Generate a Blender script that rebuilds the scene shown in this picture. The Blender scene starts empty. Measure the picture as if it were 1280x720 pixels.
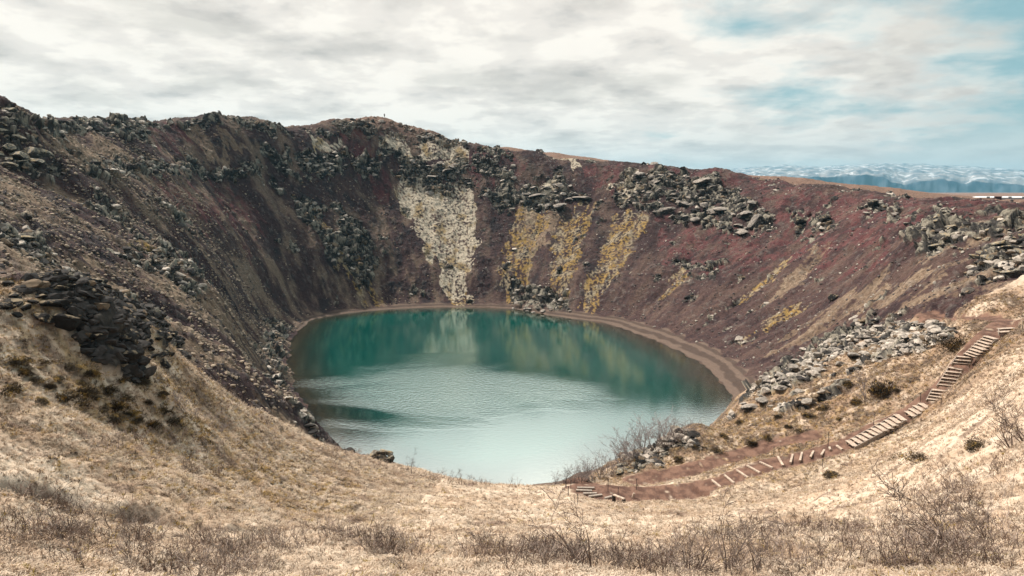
import bpy, math, random
import numpy as np
from mathutils import Vector, Matrix
random.seed(7); RNG = np.random.default_rng(7)
R = math.radians
scene = bpy.context.scene
col = scene.collection

# ------------------------------------------------------------------ camera
F, EYE, PITCH = 900.0, 40.0, math.atan(120/900)
cam_d = bpy.data.cameras.new('camera'); cam = bpy.data.objects.new('camera', cam_d); col.objects.link(cam)
cam.location = (0, 0, EYE); cam.rotation_euler = (R(90)-PITCH, 0, 0)
cam_d.sensor_width = 36; cam_d.lens = F/1280*36; cam_d.clip_start = 0.1; cam_d.clip_end = 60000
scene.camera = cam
# ------------------------------------------------------------------ light
SUN_EL, SUN_AZ = R(50), R(148)              # azimuth measured from +x towards +y (camera looks along +y)
sun_vec = Vector((math.cos(SUN_EL)*math.cos(SUN_AZ), math.cos(SUN_EL)*math.sin(SUN_AZ), math.sin(SUN_EL)))
sd = bpy.data.lights.new('sun', 'SUN'); sd.energy = 5.0; sd.angle = R(0.7); sd.color = (1, .93, .84)
so = bpy.data.objects.new('sun', sd); col.objects.link(so); so.rotation_euler = sun_vec.to_track_quat('Z', 'Y').to_euler()
scene.view_settings.view_transform = 'Standard'; scene.view_settings.look = 'None'
scene.view_settings.exposure = 0.34; scene.view_settings.gamma = 1
scene.view_settings.use_curve_mapping = False

class NT:
    """small helper for node trees"""
    def __init__(s, nt): s.nt = nt; s.L = nt.links
    def n(s, t, inp=None, **kw):
        x = s.nt.nodes.new(t)
        for k, v in kw.items(): setattr(x, k, v)
        for k, v in (inp or {}).items():
            i = x.inputs[k]
            if isinstance(v, bpy.types.NodeSocket): s.L.new(v, i)
            else: i.default_value = v
        return x
    def m(s, op, a, b=0.0, c=None, clamp=False):
        x = s.n('ShaderNodeMath', operation=op, use_clamp=clamp)
        for k, v in enumerate((a, b) if c is None else (a, b, c)):
            if isinstance(v, bpy.types.NodeSocket): s.L.new(v, x.inputs[k])
            else: x.inputs[k].default_value = v
        return x.outputs[0]
    def ramp(s, f, stops, mode='LINEAR'):
        x = s.n('ShaderNodeValToRGB', {'Fac': f}); x.color_ramp.interpolation = mode
        e = x.color_ramp.elements
        while len(e) < len(stops): e.new(.5)
        for k, (p, c) in enumerate(stops):
            e[k].position = p; e[k].color = (c, c, c, 1) if isinstance(c, (int, float)) else (*c, 1)
        return x.outputs['Color']
    def noise(s, vec, scale, detail=4, rough=.55, dist=0.0, dim='3D'):
        x = s.n('ShaderNodeTexNoise', {'Vector': vec, 'Scale': scale, 'Detail': detail, 'Roughness': rough, 'Distortion': dist}, noise_dimensions=dim)
        return x.outputs['Fac']
    def mix(s, f, a, b, blend='MIX'):
        x = s.n('ShaderNodeMix', data_type='RGBA', blend_type=blend)
        for i, v in ((0, f), (6, a), (7, b)):
            if isinstance(v, bpy.types.NodeSocket): s.L.new(v, x.inputs[i])
            elif i == 0: x.inputs[0].default_value = v
            else: x.inputs[i].default_value = (*v, 1)
        return x.outputs[2]

world = bpy.data.worlds.new('World'); scene.world = world; world.use_nodes = True
w = NT(world.node_tree); world.node_tree.nodes.clear()
sky = w.n('ShaderNodeTexSky', sky_type='NISHITA', sun_disc=False, sun_elevation=SUN_EL, sun_rotation=R(90)-SUN_AZ,
          altitude=100, air_density=1.0, dust_density=1.5, ozone_density=1.5)
gen = w.n('ShaderNodeTexCoord').outputs['Generated']
sep = w.n('ShaderNodeSeparateXYZ', {0: gen})
X, Y, Z = sep.outputs
zc = w.m('MAXIMUM', Z, 0.0)
inv = w.m('DIVIDE', 1.0, w.m('ADD', zc, 0.17))
cv = w.n('ShaderNodeCombineXYZ', {0: w.m('MULTIPLY', X, inv), 1: w.m('MULTIPLY', Y, inv), 2: 0.0}).outputs[0]
big = w.noise(cv, .8, 5, .55, .3)
n1 = w.noise(w.n('ShaderNodeVectorMath', {0: cv, 1: (3.1, 7.7, 0)}, operation='ADD').outputs[0], 1.7, 9, .56, .15)
n2 = w.noise(w.n('ShaderNodeVectorMath', {0: cv, 1: (13.1, -4.7, 0)}, operation='ADD').outputs[0], 3.3, 9, .56, .1)
# more open sky towards +x (right), close cover to the left
cover = w.m('ADD', w.m('MULTIPLY', X, -.70), .87)
dens = w.m('ADD', w.m('MULTIPLY', big, .55), w.m('MULTIPLY', n1, .75))
dens = w.m('SUBTRACT', dens, w.m('SUBTRACT', 1.06, cover))
mask = w.ramp(dens, [(.02, 0.0), (.24, 1.0)], 'EASE')
lum = w.ramp(n2, [(.28, (5.8, 5.55, 5.3)), (.45, (7.6, 7.2, 6.75)), (.56, (8.8, 8.4, 7.8))], 'EASE')
under = w.ramp(w.m('ADD', n1, w.m('MULTIPLY', big, .3)), [(.52, 1.0), (.62, .98), (.80, .74)], 'EASE')
cloud = w.mix(1.0, lum, under, 'MULTIPLY')
# greyer blue low on the horizon
hz = w.ramp(zc, [(0.0, 1.0), (.13, 0.0)], 'EASE')
hz = w.m('MULTIPLY', hz, w.ramp(X, [(-.0, .35), (.5, 1.0)]))
cloud = w.mix(w.m('MULTIPLY', hz, .75), cloud, (5.6, 5.85, 5.75))
blue = w.mix(.15, (2.6, 4.4, 4.8), sky.outputs[0])
mask = w.m('MAXIMUM', mask, w.ramp(zc, [(.02, .92), (.11, 0.0)], 'EASE'))
skyc = w.mix(mask, blue, cloud)
skyc = w.n('ShaderNodeVectorMath', {0: skyc, 1: (1.03, 1.0, .965)}, operation='MULTIPLY').outputs[0]
# cloud above the view is brightened to whiten its reflection in the lake
skyc = w.n('ShaderNodeVectorMath', {0: skyc, 1: w.ramp(zc, [(.27, .48), (.45, 1.0)], 'EASE')}, operation='MULTIPLY').outputs[0]
skyc = w.n('ShaderNodeVectorMath', {0: skyc, 1: (2.00, 2.00, 2.00)}, operation='MULTIPLY').outputs[0]
# unseen sky behind the camera is dimmed and blued to cut fill light
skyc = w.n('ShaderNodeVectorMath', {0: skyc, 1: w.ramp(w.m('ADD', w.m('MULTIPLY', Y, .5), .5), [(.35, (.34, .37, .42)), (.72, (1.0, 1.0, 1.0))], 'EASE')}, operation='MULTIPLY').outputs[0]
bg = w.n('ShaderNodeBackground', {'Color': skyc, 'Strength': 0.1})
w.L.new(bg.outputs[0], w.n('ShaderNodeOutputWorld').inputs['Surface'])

scene.render.engine = 'CYCLES'
scene.cycles.max_bounces = 6; scene.cycles.volume_bounces = 0
scene.cycles.transparent_max_bounces = 8

# ------------------------------------------------------------------ numeric helpers
_PR = np.random.default_rng(99)
_PERM = np.tile(_PR.permutation(2048), 2).astype(np.int32)
_GA = _PR.random(4096)*2*np.pi; _GC = np.cos(_GA).astype(np.float32); _GSN = np.sin(_GA).astype(np.float32)
_TB = _PR.random((65536, 7)).astype(np.float32)
def h1(i, seed=0):
    i = np.asarray(i).astype(np.int64)*2654435761 + seed*97
    return _TB[(i ^ (i >> 17)) & 65535, seed % 7]
def perlin(x, y, seed=0):
    xi = np.floor(x); yi = np.floor(y); xf = (x-xi).astype(np.float32); yf = (y-yi).astype(np.float32)
    xi = (xi.astype(np.int32)+seed*57) & 2047; yi = (yi.astype(np.int32)+seed*131) & 2047
    x1 = (xi+1) & 2047; y1 = (yi+1) & 2047
    p0 = _PERM[xi]; p1 = _PERM[x1]
    u = xf*xf*xf*(xf*(xf*6-15)+10); v = yf*yf*yf*(yf*(yf*6-15)+10)
    def g(p, b, dx, dy):
        k = _PERM[p+b]; return _GC[k]*dx+_GSN[k]*dy
    a = g(p0, yi, xf, yf); b = g(p1, yi, xf-1, yf); c = g(p0, y1, xf, yf-1); d = g(p1, y1, xf-1, yf-1)
    ab = a+(b-a)*u
    return (ab+((c+(d-c)*u)-ab)*v)*1.4
def fbm(x, y, oct=4, seed=0, gain=.5):
    s = np.zeros(np.shape(x), np.float32); a = 1.0
    for k in range(oct):
        s += a*perlin(x*2**k+17.3*k, y*2**k-9.1*k, seed+k); a *= gain
    return s
def worley_blocks(P, size, seed, tilt=.8):
    """blocky value per nearest 3-D cell + distance to the cell border"""
    Q = P/size; Bf = np.floor(Q); B = Bf.astype(np.int64); Fq = (Q-Bf).astype(np.float32)
    n = len(Q); d1 = np.full(n, 9., np.float32); d2 = d1.copy(); best = np.zeros(n, np.int64); bd = np.zeros((n, 3), np.float32)
    for i in (-1, 0, 1):
        for j in (-1, 0, 1):
            for k in (-1, 0, 1):
                hh = ((B[:, 0]+i)*73856093) ^ ((B[:, 1]+j)*19349663) ^ ((B[:, 2]+k)*83492791) ^ (seed*7919)
                hh = (hh ^ (hh >> 16)) & 65535
                df = Fq-_TB[hh, :3]-np.array([i, j, k], np.float32); d = (df*df).sum(1)
                near = d < d1
                d2 = np.where(near, d1, np.minimum(d2, d)); best = np.where(near, hh, best); d1 = np.where(near, d, d1)
                bd[near] = df[near]
    v = _TB[best, 6]+tilt*(bd*(_TB[best, 3:6]-.5)).sum(1)*2
    return v, np.sqrt(d2)-np.sqrt(d1)
def sstep(a, b, x):
    t = np.clip((x-a)/(b-a), 0, 1); return t*t*(3-2*t)

CT, ST = math.cos(PITCH), math.sin(PITCH)
def at(px, py, D):                                 # picture point at ground distance D -> world point
    u = (px-640)/F; v = (360-py)/F; dy = CT+v*ST; dz = -ST+v*CT
    return (u/dy*D, D, EYE+dz/dy*D)
def at_lake(px, py):
    v = (360-py)/F; dy = CT+v*ST; dz = -ST+v*CT
    return at(px, py, -EYE*dy/dz)

# ------------------------------------------------------------------ terrain control points (surveyed heights)
CP = []
def P(*a):
    for px, py, D in a: CP.append(at(px, py, D))
P((0,720,17),(320,720,19),(640,720,20),(960,720,19),(1280,720,17),
  (0,680,21),(320,680,27),(640,680,31),(960,680,27),(1280,680,21),
  (0,640,26),(320,652,36),(640,650,47),(960,650,37),(1280,640,26),
  (320,625,46),(480,625,58),(640,624,66),(800,634,66),
  (0,560,32),(0,500,37),(0,440,42),(0,400,45),(0,352,49),(60,350,50),(120,358,53),(170,395,59),(212,432,65),
  (120,480,47),(150,560,38),(150,430,56),(250,500,60),(300,560,58),(290,498,73),(400,610,60),(350,525,79),(400,552,84),
  (480,576,86),(540,592,87),(600,606,88),(660,607,87),(720,612,84),(770,622,79),
  (1280,600,33),(1280,540,42),(1280,480,56),(1280,436,76),(1220,470,78),(1150,530,80),(1100,566,77),(1180,600,42),(1040,600,72),
  (1000,612,72),(930,622,74),(860,628,76),(1050,640,48),(1100,680,27),(1180,540,66),
  # stairs and path
  (1257,410,90),(1238,420,89),(1212,447,88),(1195,470,88),(1170,492,87),(1150,510,86),(1110,530,85),(1065,552,84),(1030,565,84),
  (990,574,84),(950,584,83),(905,602,82),(860,612,83),(800,617,83),(740,607,85),
  # spur with rocks
  (770,596,93),(800,570,96),(840,545,100),(880,522,107),(925,488,122),(930,560,96),(960,530,101),(1000,500,106),(1000,456,128),
  (1050,500,101),(1050,440,120),(1100,470,99),(1100,408,128),(1150,455,98),(1150,410,113),(1180,398,114),(1225,400,100),(1280,395,98),
  (1250,370,108),(1280,345,114))
# hidden ground behind the near crests
CP += [(-43,60,33),(-40,75,27),(-36,88,20),(-33,100,9),(-45,95,19.5),(-27,100,4.5),(-18,93,4),(20,97,2.2),(30,107,2.5),(37,122,2.5)]
# left wall
P((0,180,142),(0,120,152),(0,230,122),(0,290,96),(40,330,88),(100,250,142),(100,315,114),(200,330,132),(200,400,112),(300,450,119),(300,400,142),
  (350,500,124),(120,200,175),(250,300,178),(40,150,192),(100,147,208),(180,152,232),(60,200,180))
# far wall and rim
P((265,143,265),(250,220,236),(300,300,216),(330,380,203),(340,152,285),(430,150,312),(480,149,330),(400,300,253),(400,230,277),(340,230,262),
  (480,300,270),(480,230,296),(480,345,258),(540,166,328),(590,180,322),(590,300,277),(590,240,298),(590,345,261),
  (660,190,318),(750,200,308),(700,250,292),(700,300,270),(700,350,247),(820,207,297),(800,260,275),(800,310,252),(800,360,229),
  (900,214,284),(900,250,264),(900,300,240),(900,350,215),(900,400,192),(1000,230,250),(1000,280,226),(1000,340,196),(1000,400,166),
  (1060,238,230),(1120,249,212),(1100,270,197),(1100,320,172),(1100,380,143),(1200,252,190),(1280,254,176),(1160,278,154),(1150,262,180),
  (1200,300,139),(1240,275,141),(1280,277,137),(1230,330,124),(1200,370,117),(1160,350,131),(1250,257,165))
# just behind the rim the ground falls gently away from the crater
for px, py, D in [(265,143,265),(340,152,285),(430,150,312),(480,149,330),(540,166,328),(590,180,322),(660,190,318),(750,200,308),(820,207,297),(900,214,284),
                  (1000,230,250),(1060,238,230),(1120,249,212),(1200,252,190),(180,152,232),(100,147,208),(40,150,192),(0,120,152)]:
    x, y, z = at(px, py, D); d = np.array([x+5, y-165]); d = d/np.hypot(*d)
    CP.append((x+d[0]*9, y+d[1]*9, z-.6)); CP.append((x+d[0]*24, y+d[1]*24, z-4))
# lake outline (water level is z = 0) and bed
OUT_PX = [(397,530),(380,505),(365,485),(357,455),(362,428),(385,402),(430,392),(480,387),(560,384),(640,386),(700,396),(760,405),(830,430),(880,456),(908,487)]
OUT = [at_lake(*p)[:2] for p in OUT_PX] + [(41,128),(33,118),(22,107),(8,97),(-4,93),(-18,98),(-28,109)]
for x, y in OUT: CP.append((x, y, 0.0))
LC = np.array([-5.0, 165.0])
for x, y in OUT:
    v = LC-np.array([x, y]); q = np.array([x, y])+v/np.hypot(*v)*9; CP.append((q[0], q[1], -1.1))
    q = np.array([x, y])+v*.45; CP.append((q[0], q[1], -7.0))
# country outside the crater
CP += [(-5,165,-10),(0,0,38.2),(-20,-12,40),(20,-12,39),(-60,40,45),(-85,70,51),(-110,110,59),(-55,-10,43),(60,20,36.5),(90,60,36),(110,100,37),(60,-20,37),
       (45,48,33),(-140,140,58),(-160,190,57),(-150,250,58),(-110,310,62),(-60,350,64),(0,372,62),(60,360,54),(120,320,46),(160,260,35.8),(165,200,35),(150,150,34.8)]
for k in range(24):
    a = k/24*2*math.pi; CP.append((-5+300*math.cos(a), 165+300*math.sin(a), 35+ (6 if 1.2 < a < 3.6 else 0)))
CP = np.array(CP)
def tps_fit(C, lam=2.0):
    n = len(C); XY = C[:, :2]/100
    d2 = ((XY[:, None]-XY[None])**2).sum(2); K = .5*d2*np.log(d2+1e-9)
    K += np.eye(n)*lam*1e-4
    Pm = np.c_[np.ones(n), XY]; A = np.zeros((n+3, n+3)); A[:n, :n] = K; A[:n, n:] = Pm; A[n:, :n] = Pm.T
    return XY, np.linalg.solve(A, np.r_[C[:, 2], 0, 0, 0])
TXY, TW = tps_fit(CP)
GX0, GY0, GS, GN = -320.0, -150.0, 2.0, 325
gx = GX0+GS*np.arange(GN); gy = GY0+GS*np.arange(GN)
GXX, GYY = np.meshgrid(gx, gy)
def tps_eval(x, y):
    x = x/100; y = y/100; s = TW[-3]+TW[-2]*x+TW[-1]*y
    for (a, b), wv in zip(TXY, TW[:-3]):
        d2 = (x-a)**2+(y-b)**2; s += wv*.5*d2*np.log(d2+1e-9)
    return s
GZ = tps_eval(GXX, GYY)
rr = np.hypot(GXX+5, GYY-165)
GZ = GZ+(35-GZ)*sstep(240, 300, rr)
def _closed(pts, n=10):
    """smooth closed curve through the shore points"""
    out = []; m_ = len(pts)
    for k in range(m_):
        p0, p1, p2, p3 = [np.array(pts[(k+q-1) % m_]) for q in range(4)]
        for t in np.arange(n)/n:
            out.append(.5*((2*p1)+(-p0+p2)*t+(2*p0-5*p1+4*p2-p3)*t*t+(-p0+3*p1-3*p2+p3)*t**3))
    return np.array(out)
SHORE = _closed(OUT)
_sd = np.full(GXX.shape, 1e9)
for k in range(len(SHORE)):
    x1, y1 = SHORE[k]; x2, y2 = SHORE[(k+1) % len(SHORE)]; L = (x2-x1)**2+(y2-y1)**2+1e-9
    t_ = np.clip(((GXX-x1)*(x2-x1)+(GYY-y1)*(y2-y1))/L, 0, 1); _sd = np.minimum(_sd, np.hypot(GXX-x1-t_*(x2-x1), GYY-y1-t_*(y2-y1)))
_c = np.zeros(GXX.shape, bool)
for k in range(len(SHORE)):
    x1, y1 = SHORE[k]; x2, y2 = SHORE[(k+1) % len(SHORE)]
    if y1 != y2: _c ^= ((y1 > GYY) != (y2 > GYY)) & (GXX < (x2-x1)*(GYY-y1)/(y2-y1)+x1)
_bed = -np.where(_sd < 9, .13*_sd, 1.17+.45*(_sd-9)); _bed = np.maximum(_bed, -9)
_k = sstep(14, 2, _sd)*sstep(118, 132, GYY)
GZ = np.where(_c, _bed, np.maximum(GZ*(1-_k)+_k*np.maximum(.13*_sd+.010*_sd**2, GZ*.55), .11*_sd*(_sd < 8)))
def base(x, y):
    """smooth height: Catmull-Rom on the survey grid"""
    fx = np.clip((x-GX0)/GS, 1, GN-3.001); fy = np.clip((y-GY0)/GS, 1, GN-3.001)
    i = fx.astype(int); j = fy.astype(int); u = fx-i; v = fy-j
    def wts(t): return (-.5*t+t*t-.5*t**3, 1-2.5*t*t+1.5*t**3, .5*t+2*t*t-1.5*t**3, -.5*t*t+.5*t**3)
    wu, wv = wts(u), wts(v); s = 0
    for a in range(4):
        for b in range(4): s = s+wu[a]*wv[b]*GZ[j+b-1, i+a-1]
    return s
def hit(px, py, hf=base, t0=8.0):
    """where the sight line of a survey point meets the ground"""
    u = (px-640)/F; v = (360-py)/F; d = np.array([u, CT+v*ST, -ST+v*CT])
    t = np.arange(t0, 520, .25); p = d[None]*t[:, None]; p[:, 2] += EYE
    g = hf(p[:, 0], p[:, 1]); k = np.nonzero(p[:, 2] < g)[0]
    if len(k) == 0: return None
    k = k[0]
    if k == 0: return p[0]
    a = (p[k-1, 2]-g[k-1])/((p[k-1, 2]-g[k-1])-(p[k, 2]-g[k])+1e-9)
    return p[k-1]+(p[k]-p[k-1])*a
def poly_world(pts):
    """polygon drawn on the survey -> polygon on the ground (world x, y)"""
    out = []
    n = len(pts)
    for k in range(n):
        a, b = np.array(pts[k], float), np.array(pts[(k+1) % n], float)
        m = max(1, int(np.hypot(*(b-a))/12))
        for q in range(m):
            p = a+(b-a)*q/m; h = hit(*p)
            if h is not None: out.append(h[:2])
    return np.array(out)
def ell(cx, cy, rx, ry, ang=0, n=14):
    a = R(ang); return [(cx+rx*math.cos(t)*math.cos(a)-ry*math.sin(t)*math.sin(a), cy+rx*math.cos(t)*math.sin(a)+ry*math.sin(t)*math.cos(a)) for t in np.arange(n)/n*2*math.pi]
def inside(poly, x, y):
    res = np.zeros(x.shape, bool)
    if len(poly) < 3: return res
    m = (x > poly[:, 0].min()) & (x < poly[:, 0].max()) & (y > poly[:, 1].min()) & (y < poly[:, 1].max())
    xs, ys = x[m], y[m]; c = np.zeros(len(xs), bool); n = len(poly)
    for k in range(n):
        x1, y1 = poly[k]; x2, y2 = poly[(k+1) % n]
        if y1 == y2: continue
        c ^= ((y1 > ys) != (y2 > ys)) & (xs < (x2-x1)*(ys-y1)/(y2-y1)+x1)
    res[m] = c; return res
def seg_dist(pl, x, y):
    """distance to a ground polyline"""
    d = np.full(x.shape, 1e9)
    for (x1, y1), (x2, y2) in zip(pl[:-1], pl[1:]):
        L = (x2-x1)**2+(y2-y1)**2+1e-9; t = np.clip(((x-x1)*(x2-x1)+(y-y1)*(y2-y1))/L, 0, 1)
        d = np.minimum(d, np.hypot(x-x1-t*(x2-x1), y-y1-t*(y2-y1)))
    return d
def line_world(pts): return [tuple(h[:2]) for h in (hit(*p) for p in pts) if h is not None]

# ------------------------------------------------------------------ regions of the ground
ROCK = [[(0,352),(60,345),(120,352),(170,385),(225,430),(205,462),(160,450),(100,400),(0,385)],
        [(40,150),(180,145),(262,143),(430,148),(520,155),(590,180),(585,190),(520,175),(430,168),(320,165),(200,160),(170,175),(100,165),(40,165)],
        [(0,125),(20,140),(50,185),(70,205),(45,220),(0,200)],
        [(100,200),(200,200),(260,205),(330,212),(330,225),(260,222),(180,222),(100,215)],
        [(320,185),(400,190),(470,195),(540,205),(545,225),(480,215),(440,222),(380,225),(320,205)],
        [(480,190),(585,200),(590,235),(560,238),(500,228)],
        [(590,185),(640,190),(650,260),(620,262),(592,240)],
        [(645,245),(665,222),(700,212),(720,240),(740,250),(700,262),(655,265)],
        [(765,235),(780,215),(830,212),(900,225),(950,255),(968,290),(920,297),(880,280),(830,272),(800,262),(765,255)],
        [(985,262),(1010,268),(1010,292),(990,290)],[(1020,265),(1050,270),(1045,290),(1020,285)],
        [(1078,250),(1105,258),(1150,275),(1135,282),(1105,268),(1080,270)],
        [(1145,272),(1190,262),(1225,282),(1280,262),(1280,345),(1240,350),(1210,320),(1180,315),(1150,300)],
        [(915,525),(940,480),(1000,440),(1060,408),(1110,398),(1185,405),(1190,430),(1150,440),(1090,455),(1040,465),(960,512)],
        [(760,585),(800,560),(850,540),(860,560),(800,590),(770,600)],
        [(960,505),(1040,490),(1040,500),(1000,515),(960,515)],
        [(120,235),(170,270),(190,300),(160,300),(110,250)],[(835,325),(905,328),(900,348),(850,340)],
        [(360,240),(430,262),(470,300),(460,370),(430,330),(380,280)],
        [(200,262),(230,262),(240,300),(200,290)],
        [(340,400),(370,395),(355,430),(345,470),(360,500),(380,530),(350,500),(325,450)],
        [(150,320),(230,300),(250,340),(245,370),(200,340)],
        [(0,285),(30,290),(75,335),(60,340),(0,310)],
        [(640,350),(700,360),(715,392),(640,388)]]
MOSS = [[(490,232),(545,228),(585,238),(597,300),(590,350),(582,378),(560,374),(548,335),(520,290)],     # pale cream
        [(480,168),(503,170),(520,200),(480,195)],[(524,176),(583,183),(583,212),(530,205)],[(690,198),(725,195),(725,208),(700,208)],
        [(380,168),(420,172),(425,190),(395,185)],[(660,235),(690,225),(700,242),(665,250)],[(765,230),(800,212),(815,215),(800,240),(765,245)]]
YEL = [[(650,262),(690,262),(672,310),(655,365),(622,372),(625,320)],[(700,268),(740,268),(720,330),(705,390),(685,388),(690,330)],
       [(770,270),(810,265),(800,300),(770,345),(740,388),(722,388),(745,330)],[(370,240),(395,262),(440,315),(455,350),(430,340),(395,290)],
       [(440,345),(480,375),(478,385),(445,365)],ell(850,345,22,7,-35),ell(935,538,22,7,-20),[(560,372),(590,372),(585,384),(562,382)],
       ell(970,400,50,4,-38),ell(150,285,50,7,42),ell(955,352,38,3.5,-38)]
RED = [[(430,160),(485,165),(478,205),(440,205),(425,185)],[(780,200),(900,212),(1000,232),(1130,250),(1280,252),(1280,262),(1200,275),(1130,262),(1050,250),(900,230),(800,212)],
       [(940,250),(1040,240),(1130,250),(1150,300),(1080,330),(1000,340),(930,330),(990,290)],[(180,150),(250,165),(230,190),(185,175)],
       [(190,230),(300,240),(340,290),(300,300),(230,270)],[(455,210),(480,215),(490,240),(465,235)],[(560,185),(650,190),(660,215),(590,220)],[(500,195),(530,205),(525,235),(505,225)],
       [(725,200),(780,205),(770,240),(730,240)],[(820,275),(960,300),(930,340),(830,330)]]
TAN = [[(40,152),(110,170),(180,200),(260,210),(215,225),(130,215),(60,185)],[(230,160),(310,175),(300,200),(260,190)],[(0,200),(40,225),(110,290),(60,300),(0,240)],
       [(0,255),(60,300),(150,360),(260,440),(380,540),(300,500),(170,410),(60,345),(0,290)],[(130,300),(250,370),(330,420),(310,430),(200,370)],
       [(1160,330),(1280,345),(1280,400),(1150,395),(1100,385),(1050,400),(960,450),(1000,410),(1090,350)],
       [(640,262),(700,268),(690,300),(660,330)],[(1000,322),(1030,318),(985,372),(960,380)],
       [(1190,290),(1280,262),(1280,275),(1230,300),(1200,310)]]
polys = {k: [poly_world(p) for p in v] for k, v in dict(rock=ROCK, moss=MOSS, yel=YEL, red=RED, tan=TAN).items()}
PATH = line_world([(1285,398),(1262,402),(1240,418),(1212,446),(1196,470),(1172,492),(1150,510),(1110,530),(1065,552),(1030,564),(990,574),(950,584),(905,601),(860,611),(800,617),(745,610),(722,603)])
PATH2 = line_world([(1160,392),(1200,397),(1285,398)])
PATH3 = line_world([(800,600),(850,590),(900,575),(960,556),(1010,545)])
TRACK = line_world([(-40,602),(60,612),(130,628),(200,650),(290,664),(370,668),(450,675),(560,677)])
NEARCREST = np.array([at(*p)[:2] for p in [(0,352,49),(60,350,50),(120,358,53),(170,395,59),(212,432,65),(290,498,73),(350,525,79),(400,552,84),(480,576,86),(600,606,90),(720,606,92),(770,596,103),(800,570,110),(880,522,118),(925,488,127),(1000,456,130),(1100,408,128),(1180,398,114),(1230,360,112),(1280,345,114)]])

def polar(x, y):
    return np.arctan2(y-LC[1], x-LC[0]), np.hypot(x-LC[0], y-LC[1])
def in_class(name, x, y, amp_r=5.0, amp_t=1.6):
    th, r = polar(x, y)
    nr = fbm(th*24, r*.05, 3, 31)*amp_r; nt = fbm(th*16, r*.14, 3, 47)*amp_t
    dx, dy = (x-LC[0])/(r+1e-6), (y-LC[1])/(r+1e-6)
    xx = x+dx*nr-dy*nt; yy = y+dy*nr+dx*nt; out = np.zeros(x.shape)
    for p in polys[name]: out = np.maximum(out, inside(p, xx, yy))
    return out
near_poly = np.vstack([[(-400, 49)], NEARCREST, [(400, 114)], [(400, -400)], [(-400, -400)]])

# ------------------------------------------------------------------ detailed ground surface
def path_near(pl, x, y):
    d = np.full(x.shape, 1e9); qx = x.copy(); qy = y.copy()
    for (x1, y1), (x2, y2) in zip(pl[:-1], pl[1:]):
        L = (x2-x1)**2+(y2-y1)**2+1e-9; t = np.clip(((x-x1)*(x2-x1)+(y-y1)*(y2-y1))/L, 0, 1)
        ax, ay = x1+t*(x2-x1), y1+t*(y2-y1); dd = np.hypot(x-ax, y-ay); m = dd < d
        d = np.where(m, dd, d); qx = np.where(m, ax, qx); qy = np.where(m, ay, qy)
    return d, qx, qy
PATH4 = line_world([(738,614),(765,618),(800,619),(850,616)])
PATHS = [(PATH4, 2.4), (PATH, 1.5), (PATH2, 1.5), (PATH3, 1.5)]
def lerp3(a, b, t): return a+(b-a)*t[:, None]
def C3(*c): return np.array(c)[None, :]

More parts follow.
